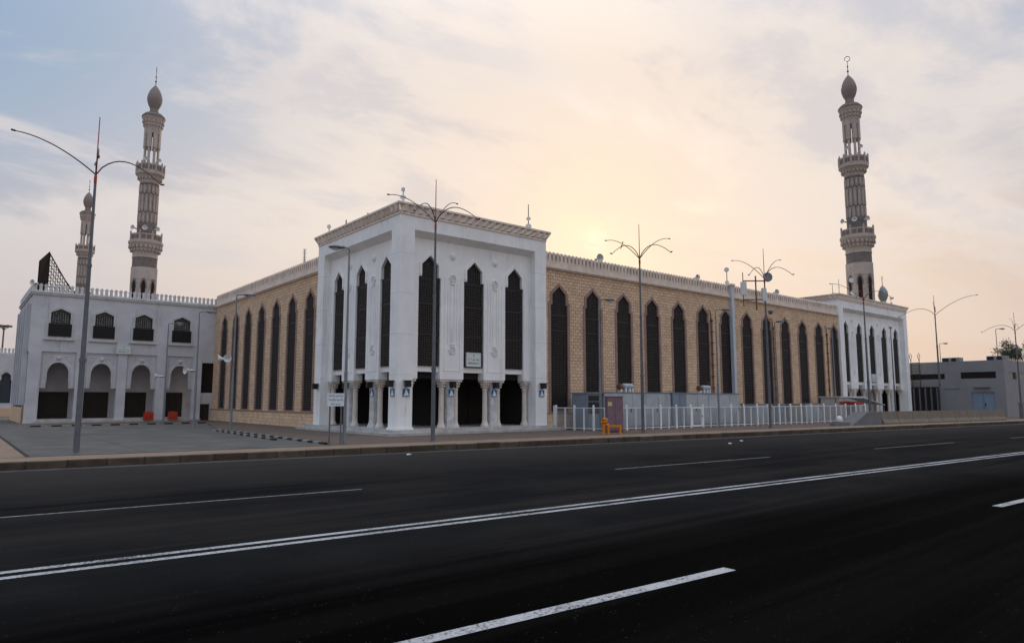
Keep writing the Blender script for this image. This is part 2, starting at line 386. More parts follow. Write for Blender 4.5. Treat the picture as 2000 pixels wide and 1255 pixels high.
# concrete yard slabs and the tan apron beside them
yard = MB(); yard.poly([(-15.4, KL(-15.4)+1.95, .003), (-5.75, KL(-5.75)+1.95, .003), (-5.2, 11.2, .003), (-2.3, 23.7, .003), (-15.4, 23.7, .003)]); yard = struct(yard.build('yard', JOINT))
SX = [-15.3, -12.1, -8.9, -5.85]
def yx(i, y):
    e = [-15.3, -12.1 + max(0, y-8)*.03, -8.9 + max(0, y-8)*.07, -5.85 + max(0, min(1, (y+4)/15))*.6 + max(0, (y-11.2))*.225]
    return e[i]
ys_ = [-4.35, 1.6, 7.4, 13.0, 18.4, 23.6]
for i in range(3):
    for a, b2 in zip(ys_, ys_[1:]):
        y0 = (KL(yx(i, a))+2.0 if a < -4 else a+.012); q = MB(); q.tone = random.random()
        y0b = (KL(yx(i+1, a))+2.0 if a < -4 else a+.012)
        q.prism_z([(yx(i, a)+.012, y0), (yx(i+1, a)-.012, y0b), (yx(i+1, b2)-.012, b2-.012), (yx(i, b2)+.012, b2-.012)], .0035, .012); q.build('slab', SLAB, yard, tone=True)
ap = MB(); ap.prism_z([(-40, KL(-40)+1.95), (-15.42, KL(-15.42)+1.95), (-15.42, 15.5), (-40, 15.5)], .002, .010); struct(ap.build('apron', PAVE2))
yb = MB(); yb.prism_z([(-60, 15.55), (-15.42, 15.55), (-15.42, 23.72), (-13.9, 23.72), (-13.4, 59.8), (-60, 59.8)], .001, .009); struct(yb.build('back_yard', SLAB))
# low parking kerbs painted in black and pale bands
PALE = mat('kerb_pale_paint', (.30, .28, .26), .8, .2, var=.25, scale=5); DARKB = mat('kerb_black_paint', (.022, .022, .022), .8, .2)
def stops(p0, p1, label, n):
    d = Vector((p1[0]-p0[0], p1[1]-p0[1])); a = math.atan2(d.y, d.x); L = d.length/n
    root = thing('parking_kerb', label, 'kerb', (p0[0], p0[1], 0), a, 'black and pale banded low kerbs')
    for i in range(n):
        q = MB(); q.prism([(i*L, .0), ((i+1)*L-.01, .0), ((i+1)*L-.01, .09), (i*L, .09)], -.07, .07)
        q.build('kerb_band', DARKB if i % 2 else PALE, root)
stops((-5.2, 11.2), (-5.78, -4.6), 'banded low kerb between the concrete yard and brown paving, reaching the signboard', 26)
stops((-5.62, 10.6), (-6.3, -.6), 'shorter banded low kerb lying on the yard side of the longer one', 18)
stops((-13.75, 24.0), (-2.3, 24.5), 'banded low kerb along the front of the white arcade building', 20)
# ================================================================== facade pieces
def outline(w, wu, zb, zs, zsp, zt, e=0.0):
    return [(-w-e, zb-e), (-w-e, zs+e*.6), (-wu-e, zs+e*.6), (-wu-e, zsp+e*.5), (0, zt+e*1.15), (wu+e, zsp+e*.5), (wu+e, zs+e*.6), (w+e, zs+e*.6), (w+e, zb-e)]
def halfw(w, wu, zb, zs, zsp, zt, z):
    if z < zb or z > zt: return 0
    return w if z < zs else wu if z < zsp else wu*(zt-z)/(zt-zsp)
def lattice_mesh(prm, pitch, bar, solid=(), knob=.024, seed=1):
    w_, wu, zb, zs, zsp, zt = prm; q = MB(); rnd = random.Random(seed)
    n = max(2, int(2*w_/pitch)); px = 2*w_/n
    for i in range(n+1):
        xx = -w_+i*px; top = zs if abs(xx) > wu else zsp+(zt-zsp)*(1-abs(xx)/wu)
        q.box(xx-bar/2, xx+bar/2, 0, .03, zb, top)
    m = int((zt-zb)/px)
    for j in range(m+1):
        z = zb+j*px; hw = halfw(*prm, z)
        if hw > .05: q.box(-hw, hw, .004, .026, z-bar/2, z+bar/2)
    for zz in solid: q.box(-w_, w_, -.012, .04, zz-.05, zz+.05)
    q.cur = 1
    for j in range(m+1):
        z = zb+j*px; hw = halfw(*prm, z)
        for i in range(n+1):
            xx = -w_+i*px
            if abs(xx) < hw-.02: q.octa((xx, -.002, z), knob*rnd.uniform(.75, 1.1), .03)
    q.cur = 0
    return q.mesh('lattice', [LATT, NODE])
def pane_mesh(prm, y):
    q = MB(); o = outline(*prm); q.prism(o, y, y+.02); return q.mesh('glazing', PANE)
# window of the stone wings
WP = (.71, .575, 1.06, 7.58, 8.22, 8.73)
fr = MB(); fr.strip(outline(*WP), outline(*WP, e=.19), -.06, .30, True); WFRAME = fr.mesh('window', FRAME)
WLAT = lattice_mesh(WP, .118, .05, (6.0, 6.9), .022, 3); WPANE = pane_mesh(WP, .28)
def bricks_for(root, L, Z0, Z1, centers, prm, e, y0=0.0, world=None, limit=300):
    """stone bricks in running bond round the windows; the nearest whole ones are objects, the rest one part"""
    bl, bh, j = .385, .196, .022; rows = int((Z1-Z0)/bh); bh = (Z1-Z0)/rows
    wallb = MB(); full = []; rest = MB()
    for rI in range(rows):
        z0 = Z0+rI*bh; zc = z0+bh/2; segs = [(0.0, L)]
        for cx_ in centers:
            hw = max(halfw(prm[0]+e, prm[1]+e, prm[2]-e, prm[3]+e*.6, prm[4]+e*.5, prm[5]+e*1.15, zz) for zz in (z0+.03, z0+bh-.03))
            hw2 = min(halfw(prm[0]+e, prm[1]+e, prm[2]-e, prm[3]+e*.6, prm[4]+e*.5, prm[5]+e*1.15, zz) for zz in (z0+.03, z0+bh-.03))
            if hw <= 0: continue
            h = max(hw2-.07, 0)
            if h <= 0: continue
            ns = []
            for a, b_ in segs:
                if cx_+h <= a or cx_-h >= b_: ns.append((a, b_)); continue
                if cx_-h > a: ns.append((a, cx_-h))
                if cx_+h < b_: ns.append((cx_+h, b_))
            segs = ns
        off = 0 if rI % 2 else bl/2
        for a, b_ in segs:
            wallb.box(a, b_, y0, y0+.28, z0, z0+bh)
            k = math.floor((a-off)/bl)
            while True:
                x0 = max(a, off+k*bl); x1 = min(b_, off+(k+1)*bl); k += 1
                if x0 >= b_: break
                if x1-x0 < .05: continue
                if x1-x0 > bl-.01: full.append((x0, z0))
                else:
                    rest.tone = random.random(); rest.bev(x0+j/2, x1-j/2, y0-.028, y0+.005, z0+j/2, z0+bh-j/2, .010)
    wallb.build('wall', MORTAR, root)
    q = MB(); q.bev(j/2, bl-j/2, -.028, .005, j/2, bh-j/2, .010); bme = q.mesh('brick', BRICK, tone=True)
    M = root.matrix_basis if world is None else world
    key = lambda p_: (M @ Vector((p_[0], y0, p_[1])) - CAM).length + (100 if p_[1] < 2.2 and limit == 300 and L > 30 else 0)
    full.sort(key=key)
    for x0, z0 in full[:limit]: obj('brick', bme, root, T(x0, y0+random.uniform(-.006, .006), z0))
    for x0, z0 in full[limit:]:
        rest.tone = random.random(); d = random.uniform(-.006, .006)
        rest.bev(x0+j/2, x0+bl-j/2, y0-.028+d, y0+.005, z0+j/2, z0+bh-j/2, .010)
    stuff(rest.build('brickwork', BRICK, root, tone=True))
mo = [(-.15, 0), (.15, 0), (.15, .06), (.092, .12), (.092, .38), (.13, .45), (.13, .50), (.0, .62), (-.13, .50), (-.13, .45), (-.092, .38), (-.092, .12), (-.15, .06)]
q = MB(); q.prism(mo, 0, .26); MERLON = q.mesh('merlon', BEIGE, tone=True); q = MB(); q.prism(mo, 0, .14); MERLON_W = q.mesh('merlon', MERW)
def wing(name, label, loc, rz, L, centers, roofdepth):
    root = thing(name, label, 'building wing', loc, rz)
    root_m = Matrix.Translation(loc) @ Matrix.Rotation(rz, 4, 'Z')
    bricks_for(root, L, .98, 9.72, centers, WP, .19, 0.0, root_m)
    q = MB(); q.box(0, L, -.10, .3, 0, .90); q.box(0, L, -.16, .3, .90, .98); q.build('plinth', MORTAR, root)
    q = MB(); rows = 4; j = .012                                         # plinth facing stones
    for rI in range(rows):
        for k in range(int(L/.385)+1):
            x0 = k*.385 - (0 if rI % 2 else .19); x1 = min(L, x0+.385); x0 = max(0, x0)
            if x1-x0 > .06: q.tone = random.random(); q.bev(x0+j/2, x1-j/2, -.128, -.098, rI*.225+j/2, (rI+1)*.225-j/2, .010)
    stuff(q.build('plinth_stones', BRICK, root, tone=True))
    for c_ in centers:
        f_ = obj('window', WFRAME, root, T(c_, 0, 0)); obj('lattice', WLAT, f_, T(0, .03, 0)); obj('glazing', WPANE, f_)
    q = MB(); q.box(0, L, -.12, .3, 9.72, 9.80); q.box(0, L, -.20, .3, 9.80, 9.90); q.box(0, L, -.10, .3, 9.90, 10.0); q.box(0, L, -.05, .3, 10.0, 10.24); q.box(0, L, .14, .3, 10.24, 10.72); q.build('cornice', BEIGE, root)
    k = 0
    while .2+k*.333 < L-.1:
        obj('merlon', MERLON, root, T(.2+k*.333, -.05+random.uniform(-.008, .008), 10.235)); k += 1
    q = MB(); q.box(0, L, .3, roofdepth, 9.3, 9.7); q.box(0, L, 2.2, roofdepth, 0.0, 9.3); q.build('roof', DARK, root)
    return root
WY = .25
RC = [11.40+2.992*k-10.14 for k in range(13)]
wing_r = wing('prayer_hall_wing', 'long tan stone wing with thirteen tall lattice windows along the road', (10.14, WY, 0), 0, 37.98, RC, 22)
LY1 = 32.2
LC = [LY1-(11.72+2.955*k) for k in range(7)]
wing_l = wing('prayer_hall_wing', 'shorter tan stone wing with seven lattice windows receding to the arcade building', (WY, LY1, 0), -pi/2, LY1-10.14, LC[::-1], 12)
# ------------------------------------------------------------------ white gate pavilions
PP = (.70, .53, 3.55, 8.30, 8.95, 9.47)
PLAT = lattice_mesh(PP, .108, .046, (5.2, 6.9, 8.2), .023, 5); PPANE = pane_mesh(PP, .16)
def star(r1, r2, n=8, ph=0): return [((r1 if k % 2 == 0 else r2)*cos(ph+pi*k/n), (r1 if k % 2 == 0 else r2)*sin(ph+pi*k/n)) for k in range(2*n)]
q = MB(); q.strip(star(.19, .145), star(.26, .195), -.06, .0, True); q.strip(star(.07, .05), star(.13, .09), -.05, 0, True); q.prism([(-.19, .27), (.19, .27), (.10, .35), (-.10, .35)], -.055, 0); ROS = q.mesh('rosette', WHITE2)
q = MB(); q.lathe([(.23, 0), (.23, .03), (.17, .03), (.15, .07), (.08, .10), (.001, .11)], 18); q.xf(Matrix.Rotation(pi/2, 4, 'X')); MED = q.mesh('medallion', WHITE2, smooth=False)
q = MB()
q.lathe([(.25, 0), (.25, .06), (.21, .14), (.165, .26), (.155, .34), (.15, .36), (.145, 1.2), (.138, 2.0), (.165, 2.02), (.165, 2.07), (.145, 2.09), (.15, 2.22), (.20, 2.36), (.25, 2.46)], 14)
q.box(-.27, .27, -.27, .27, 2.46, 2.59)
for k in range(10):
    a = 2*pi*k/10
    for rr, zz, s_ in ((.20, 2.22, .045), (.24, 2.36, .05)): q.ell((rr*cos(a), rr*sin(a), zz), (s_, s_, .06), 6, 4)
COLUMN = q.mesh('column', MARBLE)
q = MB(); q.prism([(-.13, 0), (.13, 0), (.13, .30), (-.13, .30)], -.32, -.06); q.box(-.19, .19, -.36, -.02, .30, .335); q.box(-.11, .11, -.335, -.32, .04, .27); FLOOD = q.mesh('floodlight', [BLACK])
praying = [(-.15, -.15), (.15, -.15), (.15, -.10), (.11, -.03), (.085, .03), (.06, .10), (.02, .155), (-.03, .16), (-.06, .12), (-.055, .05), (-.08, -.02), (-.12, -.09)]
def prayer_sign(loc, rz, label):
    r_ = thing('prayer_sign', label, 'sign', loc, rz, 'blue square signs on the corner pavilion')
    q = MB(); q.box(-.21, .21, -.03, 0, -.21, .21); q.build('panel', BLUE, r_); q = MB(); q.strip([(-.19, -.19), (.19, -.19), (.19, .19), (-.19, .19)], [(-.205, -.205), (.205, -.205), (.205, .205), (-.205, .205)], -.034, -.03, True); q.build('border', PIC, r_)
    q = MB(); q.prism(praying, -.036, -.03); q.build('pictogram', PIC, r_)
def floodlight(loc, rz, label):
    o = obj('floodlight', FLOOD); o.location = loc; o.rotation_euler = (0, 0, rz); tag(o, label, 'floodlight', 'black box floodlights over the porch')
ZF = .26
def pav_face(root, M, n, L, jl=.88, jr=.88, gy=0.0):
    """one street face in its own frame: x along the wall, -y outwards"""
    p_ = 2.94; c0 = L/2-(n-1)*p_/2; cs = [c0+i*p_ for i in range(n)]
    q = MB(); q.box(jl, L-jr, .002, .9, 10.62, 11.34)
    i0 = len(q.v); q.v += [(jl, .002, 10.62), (L-jr, .002, 10.62), (L-jr, .46, 10.32), (jl, .46, 10.32), (jl, .46, 10.62), (L-jr, .46, 10.62)]
    q.face([i0, i0+1, i0+2, i0+3]); q.face([i0+3, i0+2, i0+5, i0+4])
    q.build('lintel', WHITE, root, M=M)
    edges = [jl] + [v for c_ in cs for v in (c_-PP[0], c_+PP[0])] + [L-jr]
    for k in range(0, len(edges), 2):                                   # the hanging panels between the windows
        a, b_ = edges[k], edges[k+1]; end = k == 0 or k == len(edges)-2
        q = MB(); q.box(a, b_, .45, 1.0, 2.85, 10.5)
        if not end:
            mid = (a+b_)/2
            for dx in (-.30, -.13, .13, .30): q.box(mid+dx-.014, mid+dx+.014, .415, .45, 4.75, 8.05)
            for dx in (-.52, .52): q.box(mid+dx-.014, mid+dx+.014, .42, .45, 3.3, 8.4)
            q.box(mid-.55, mid+.55, .432, .45, 3.3, 3.325)
        pn = q.build('panel', WHITE, root, M=M)
        if not end:
            for zz, f_ in ((4.45, -1), (8.38, 1)):
                Mx = T(mid, .45, zz) @ Matrix.Diagonal((1, 1, 1 if f_ < 0 else -1, 1)); obj('rosette', ROS, pn, Mx)
            obj('medallion', MED, pn, T(mid, .45, 9.62))
            q = MB(); q.box(mid-.23, mid+.23, .50, .98, ZF, 2.85); q.box(mid-.27, mid+.27, .47, 1.01, ZF, ZF+.12); q.build('pier', MARBLE2, root, M=M)
            for dx in (-.45, .45): obj('column', COLUMN, root, M @ T(mid+dx, .76, ZF))
        else:
            mid = a+.17 if k == 0 else b_-.17; obj('column', COLUMN, root, M @ T(mid+(.06 if k == 0 else -.06), .76, ZF))
    for c_ in cs:
        o = outline(*PP); q = MB()
        q.prism([(-.70, 8.30), (-.53, 8.30), (-.53, 8.95), (0, 9.47), (0, 10.5), (-.70, 10.5)], .452, .75); q.prism([(.70, 8.30), (.70, 10.5), (0, 10.5), (0, 9.47), (.53, 8.95), (.53, 8.30)], .452, .75)
        up = [(-.70, 8.30), (-.53, 8.30), (-.53, 8.95), (0, 9.47), (.53, 8.95), (.53, 8.30), (.70, 8.30)]
        uo = [(-.70, 8.45), (-.66, 8.45), (-.66, 9.02), (0, 9.66), (.66, 9.02), (.66, 8.45), (.70, 8.45)]
        q.strip(up[1:6], uo[1:6], .395, .46)
        wn = q.build('window', WHITE, root, M=M @ T(c_, 0, 0)); q = MB(); q.box(-.70, .70, .64, .98, 3.24, 3.55); q.build('sill', WHITE, wn); obj('lattice', PLAT, wn, T(0, .56, 0)); obj('glazing', PPANE, wn, T(0, .60, 0))
    return cs
def cornice_mesh(L, z0, z1, out_, step=.47):
    """flared cornice of folded facets, corners mitred"""
    q = MB(); n = int(round(L/step)); s_ = L/n; k = (L+2*out_)/L
    for i in range(n):
        xa, xb, xm = i*s_, (i+1)*s_, (i+.5)*s_; ta, tb, tm = -out_+xa*k, -out_+xb*k, -out_+xm*k
        A, B, Cc = (xa, -.03, z0+.1), (xb, -.03, z0+.1), (xm, -.15, z0+.16); D, E_, F_ = (ta, -out_, z1-.10), (tb, -out_, z1-.10), (tm, -out_+.16, z1-.10)
        q.poly([A, Cc, F_, D]); q.poly([Cc, B, E_, F_]); q.poly([A, B, Cc])
    q.prism([(0, z0), (L, z0), (L, z0+.1), (0, z0+.1)], -.05, .05)
    q.poly([(-out_, -out_, z1-.10), (L+out_, -out_, z1-.10), (L+out_, -out_, z1), (-out_, -out_, z1)])
    q.poly([(-out_, -out_, z1), (L+out_, -out_, z1), (L, .1, z1+.02), (0, .1, z1+.02)])
    q.poly([(-out_, -out_, z1-.10), (L+out_, -out_, z1-.10), (L, .0, z1-.10), (0, .0, z1-.10)])
    return q.mesh('cornice', mat('pale_carved_stone', (.78, .675, .59), .85, .2, var=.10, scale=2.5, streak=.4, streak_col=(.45, .38, .33)))
def pavilion(label, loc, L, n, D, two):
    root = thing('gate_pavilion', label, 'gate building', loc)
    MA = Matrix.Identity(4); MBm = Matrix.Translation((0, D, 0)) @ Matrix.Rotation(-pi/2, 4, 'Z')
    J = .88
    q = MB(); q.box(0, J, 0, J, ZF, 11.34); q.box(-.06, J+.06, -.06, J+.06, ZF, ZF+.10); q.build('corner_pier', WHITE, root)
    q = MB(); q.box(L-J, L, 0, J, ZF, 11.34); q.build('pier', WHITE, root)
    if two: q = MB(); q.box(0, J, D-J, D, ZF, 11.34); q.build('pier', WHITE, root)
    GR = mat('plaster_joint', (.60, .59, .57), .9, .1)
    for z_ in (3.02, 5.1, 7.2, 9.3):
        for x0, x1, y0, y1 in ((-.002, J+.002, -.002, J+.002), (L-J-.002, L+.002, -.002, J)) + (((-.002, J, D-J-.002, D+.002),) if two else ()): q = MB(); q.box(x0, x1, y0, y1, z_, z_+.018); q.build('joint', GR, root)
    pav_face(root, MA, n, L)
    if two: pav_face(root, MBm, n, D)
    else: q = MB(); q.box(0, .5, J, D, 0, 11.34); q.build('side_wall', WHITE, root)
    q = MB(); q.box(L-.5, L, J, D, 0, 11.34); q.build('side_wall', WHITE, root)
    cm = cornice_mesh(L, 11.34, 11.93, .23); obj('cornice', cm, root)
    c2 = cm if abs(D-L) < .01 else cornice_mesh(D, 11.34, 11.93, .23)
    obj('cornice', c2, root, MBm); obj('cornice', c2, root, Matrix.Translation((L, 0, 0)) @ Matrix.Rotation(pi/2, 4, 'Z'))
    q = MB(); q.box(.1, L-.1, .1, D, 11.30, 11.60); q.build('roof', BEIGE, root)
    q = MB(); q.box(-.45, L+.3, -.45, D+.3, .13, ZF); q.box(-.85, L+.6, -.85, D+.7, .0, .13); q.build('steps', STEP, root)
    q = MB(); q.box(1.05, L-.5, 1.05, D-.1, 2.92, 3.2); q.box(4.2, L-.55, 4.2, D-.1, ZF, 2.92); q.box(1.3, L-.6, 1.3, 1.5, 3.2, 11.2); q.box(1.3, 1.5, 1.5, D-.5, 3.2, 11.2); q.box(L-.62, L-.505, 1.0, 4.2, ZF, 2.92); q.box(1.0, 4.2, D-.35, D-.1, ZF, 2.92); q.build('porch_interior', DARK, root)
    for x0 in (5.2, 7.4):
        q = MB(); q.box(x0, x0+1.5, 4.12, 4.2, ZF, 2.55); q.build('door', DOOR, root)
    return root
PL = 10.14
pav1 = pavilion('white corner gate pavilion with three tall lattice windows on each street face', (0, 0, 0), PL, 3, PL, True)
FX, FL = 48.1, 16.0
pav2 = pavilion('white gate pavilion with five lattice windows at the far end of the long wing', (FX, 0, 0), FL, 5, 12.0, False)
# ================================================================== signs and lights on the corner pavilion
Lrot = -pi/2
for i, (px_, txt) in enumerate(((.50, 'corner pier, on the road side'), (3.60, 'first marble pier right of the corner'), (6.54, 'second marble pier right of the corner'), (9.72, 'right end pier of the corner pavilion'))):
    yy = 0 if i in (0, 3) else .50
    prayer_sign((px_, yy, 2.12), 0, 'blue square pictogram sign on the ' + txt)
    floodlight((px_, yy, 2.40), 0, 'black box floodlight above the blue sign on the ' + txt)
for i, (py_, txt) in enumerate(((.46, 'left-hand side of the corner pier'), (3.60, 'first marble pier left of the corner'))):
    xx = 0 if i == 0 else .50
    prayer_sign((xx, py_, 2.12), Lrot, 'narrow-looking blue square sign on the ' + txt); floodlight((xx, py_, 2.40), Lrot, 'black box floodlight above the blue sign on the ' + txt)
floodlight((.5, 6.54, 2.40), Lrot, 'black box floodlight on the second pier left of the corner, beside the tall lamp')
floodlight((0, 9.6, 2.40), Lrot, 'black box floodlight on the far left pier of the corner pavilion, no sign below')
def gate_sign(loc, rz, wd, ht, num_ar, num, label):
    r_ = thing('gate_sign', label, 'sign', loc, rz, 'gate number signs')
    q = MB(); q.box(-wd/2, wd/2, -.10, 0, 0, ht); q.build('box', SIGNW, r_)
    a = .03; q = MB(); q.strip([(-wd/2+a, a), (wd/2-a, a), (wd/2-a, ht-a), (-wd/2+a, ht-a)], [(-wd/2, 0), (wd/2, 0), (wd/2, ht), (-wd/2, ht)], -.115, -.10, True); q.build('frame', HORN, r_)
    q = MB(); dia = [(0, .07), (.045, .0), (.03, -.06), (-.03, -.06), (-.045, 0)]; q.strip([(x_*.5, ht*.80+z_*.5) for x_, z_ in dia], [(x_*1.15, ht*.80+z_*1.15) for x_, z_ in dia], -.104, -.10, True); q.build('emblem', GREENI, r_)
    lettering(') ' + num_ar + ' (  ' + arabic('بوابة رقم'), r_, INK, 0, -.104, ht*.50, ht*.24, wd*.78, .004)
    lettering('GATE NO ( %s )' % num, r_, INK, 0, -.104, ht*.23, ht*.17, wd*.76, .03)
gate_sign((5.07, .55, 3.58), 0, .98, .78, '٦', '6', 'white gate number sign at the foot of the corner pavilion\'s middle window')
gate_sign((-6.77, LY1-.06, 5.42), 0, 1.0, .66, '١٢', '12', 'small white gate number sign over the arcade\'s middle pillar')
gate_sign((FX+8.0, .55, 3.58), 0, 1.0, .80, '٥', '5', 'white gate number sign under the middle window of the far pavilion')
# ================================================================== white arcade building
AX = -13.0
arc = thing('arcade_building', 'two-storey white plaster building with four pointed arches and battlements', 'building', (AX, LY1, 0))
W_A = 13.6
wc = [1.85, 4.78, 7.60, 10.52]                       # upper windows and arches share the bays (local x)
pil = [(0, .80), (3.06, 3.70), (5.90, 6.56), (8.74, 9.56), (11.56, 12.28)]
bays = [(.80, 3.06), (3.70, 5.90), (6.56, 8.74), (9.56, 11.56)]
UP = (.76, .64, 6.57, 7.57, 8.42, 8.72)
q = MB(); q.box(0, W_A, 0, .35, 5.40, 6.50); q.box(0, W_A, 0, .35, 8.80, 9.72)
ed = [0] + [v for c_ in wc for v in (c_-.78, c_+.78)] + [W_A]
for k in range(0, len(ed), 2): q.box(ed[k], ed[k+1], 0, .35, 6.50, 8.80)
for c_ in wc:
    q.prism([(c_-.78, 7.60), (c_-.66, 7.60), (c_-.66, 8.40), (c_, 8.73), (c_, 8.80), (c_-.78, 8.80)], 0, .35); q.prism([(c_+.78, 7.60), (c_+.78, 8.80), (c_, 8.80), (c_, 8.73), (c_+.66, 8.40), (c_+.66, 7.60)], 0, .35)
q.box(12.28, W_A, 0, .35, 4.92, 5.40); q.box(12.28, W_A-.2, .25, .5, 1.40, 2.35); q.box(13.15, W_A, .25, .5, 0, 1.40); q.box(12.28, 13.15, .45, .6, 0, 1.40)
q.build('wall', GREYP, arc)
for a, b_ in pil: q = MB(); q.box(a, b_, -.04, .70, 0, 5.40); q.box(a-.03, b_+.03, -.07, .73, 0, .12); q.build('pillar', GREYP, arc)
def arch_pts(hw, zs, zt, n=9):
    pts = []                                        # pointed arch, slightly horseshoe
    for i in range(n+1):
        t_ = i/n; x_ = -hw*cos(t_*pi/2)**.86 if i < n else 0; pts.append((x_, zs+(zt-zs)*sin(t_*pi/2)**1.0*(.90+.10*t_)))
    return pts
for (a, b_), c_ in zip(bays, [(x_+y_)/2 for x_, y_ in bays]):
    hw = .74; z0 = 2.64; L_ = arch_pts(.70, 3.72, 4.60); left = [(-hw, z0), (-hw, 3.05), (-.70, 3.15)] + L_; right = [(-x_, z_) for x_, z_ in reversed(left)][1:]
    inner = left + right; h2 = (b_-a)/2; q = MB()
    for k in range(len(inner)-1):                   # spandrel wall between the arch and the bay frame
        (xa, za), (xb, zb) = inner[k], inner[k+1]
        if k == 0: q.prism([(-h2, za), (xa, za), (xb, zb), (-h2, zb)], .10, .30)
        elif k == len(inner)-2: q.prism([(xa, za), (h2, za), (h2, zb), (xb, zb)], .10, .30)
        else:
            s_ = -1 if (xa+xb) < 0 else 1
            if max(za, zb) < 3.73: q.prism([(s_*h2, za), (xa, za), (xb, zb), (s_*h2, zb)], .10, .30)
            else: q.prism([(xa, za), (xb, zb), (xb, 5.40), (xa, 5.40)], .10, .30)
    xl = L_[0][0]; q.box(-h2, xl, .10, .30, 3.72, 5.40); q.box(-xl, h2, .10, .30, 3.72, 5.40)
    sp = q.build('arch_panel', GREYP, arc, M=T(c_, 0, 0))
    q = MB(); outer = [(x_*1.14, z_+(.13 if abs(x_) < .69 else .0)) for x_, z_ in inner]; q.strip(inner, outer, .05, .12); q.build('arch_moulding', GREYP2, sp)
    q = MB(); hh = h2-.07
    q.strip([(-hh, z0+.06), (-hh, 5.28), (hh, 5.28), (hh, z0+.06)], [(-hh+.05, z0+.06), (-hh+.05, 5.23), (hh-.05, 5.23), (hh-.05, z0+.06)], .075, .10)
    for s_ in (-1, 1): tri = [(s_*.32, 5.08), (s_*.86, 5.08), (s_*.86, 4.50)]; tri2 = [(s_*.40, 5.04), (s_*.82, 5.04), (s_*.82, 4.60)]; q.strip(tri, tri2, .075, .10, True)
    q.build('raised_border', GREYP2, sp)
    q = MB(); q.lathe([(.17, 0), (.17, .03), (.11, .08), (.001, .11)], 14); q.xf(T(0, .10, 4.92) @ Matrix.Rotation(pi/2, 4, 'X')); q.build('boss', GREYP2, sp)
alat = lattice_mesh((.64, .64, 7.57, 8.42, 8.42, 8.72), .155, .06, (), .050, 9); alat.materials[1] = mat('skylit_tint_knob', (.42, .41, .40), .6, .3)  # knobs paled to paint in the skylit dots of the lattice
for c_ in wc:
    q = MB(); q.strip(outline(*UP), outline(*UP, e=.16), -.07, .05, True); wn = q.build('window', GREYP2, arc, M=T(c_, 0, 0)); q = MB(); q.box(-1.0, 1.0, -.14, .0, 6.30, 6.42); q.build('sill', GREYP2, wn)
    obj('lattice', alat, wn, T(0, .10, 0)); q = MB(); q.prism(outline(*UP), .24, .27); q.build('glazing', mat('skylit_tint_glazing', (.20, .20, .205), .4, .4), wn)  # pale pane colour stands for skylight seen through the lattice
    q = MB(); q.box(-.74, .74, -.12, -.08, 7.50, 7.57); q.box(-.74, .74, -.12, -.08, 6.58, 6.64)
    for k in range(31): x_ = -.74+k*1.46/30; q.box(x_, x_+.028, -.115, -.085, 6.6, 7.55)
    q.box(-.74, .74, -.06, -.04, 6.6, 7.5); q.build('grille', BLACK, wn)
q = MB(); q.box(-.10, W_A, -.10, .4, 9.72, 9.86); q.box(-.16, W_A, -.16, .4, 9.86, 9.98); q.box(-.10, .4, .4, 12, 9.72, 9.86); q.box(-.16, .4, .4, 12, 9.86, 9.98); q.build('cornice', MERW, arc)
k = 0
while .1+k*.335 < W_A: obj('merlon', MERLON_W, arc, T(.1+k*.335, -.08, 9.97)); k += 1
for k in range(34): obj('merlon', MERLON_W, arc, T(-.08, .35+k*.345, 9.97, -pi/2))
q = MB(); q.box(0, W_A, 2.5, 2.7, 0, 5.40); q.box(0, W_A, .35, 2.5, 5.25, 5.40); q.build('porch_wall', GREYP, arc)
for a, b_ in ((.95, 2.98), (3.75, 5.78), (6.55, 8.58), (9.50, 11.45)):
    q = MB(); q.box(a, b_, 2.44, 2.5, .30, 2.38)
    for k in range(4): q.box(a+.06+k*(b_-a)/4, a+(k+1)*(b_-a)/4-.06, 2.42, 2.44, .45, 2.25)
    q.build('door', DOOR, arc)
q = MB(); q.box(.6, 12.3, -.30, 2.5, 0, .16); q.box(.8, 12.0, .0, 2.5, .16, .30); q.build('steps', STEP, arc)
q = MB(); q.box(12.32, 13.12, .40, .45, .02, 1.38); q.build('door', DOOR, arc)
q = MB(); q.box(12.28, W_A-.2, .6, .7, 2.3, 4.95); q.box(12.3, 12.5, .3, .6, 2.35, 4.9); q.build('glazing', PANE, arc)
q = MB(); q.box(0, W_A, .35, 12, 9.3, 9.72); q.box(W_A-.3, W_A, 2.7, 12, 0, 9.3); q.box(0, W_A, 11.7, 12, 0, 9.3); q.build('roof', GREYP, arc)
q = MB(); q.box(0, .3, .35, 12, 1.35, 9.3); q.build('side_wall', GREYP, arc)
q = MB(); q.box(-.12, .3, .72, 12, 0, 1.22); q.build('side_base', MORTAR, arc)
q = MB()
for rI in range(6):
    for k in range(29):
        y0 = .72+k*.39-(0 if rI % 2 else .19); y1 = min(12, y0+.375); y0 = max(.72, y0); q.tone = random.random()
        if y1-y0 > .05: q.box(-.15, -.12, y0, y1, rI*.20+.008, (rI+1)*.20-.008)
stuff(q.build('side_base_stones', BRICK, arc, tone=True))
for k in range(5): q = MB(); q.box(-.30, 0, 1.2+k*2.1, 1.55+k*2.1, 1.35, 9.1); q.build('fin', GREYP, arc)
for k in range(4): q = MB(); q.box(-.02, 0, 1.75+k*2.1, 3.0+k*2.1, 1.5, 8.8); q.build('slot_window', PANE, arc)
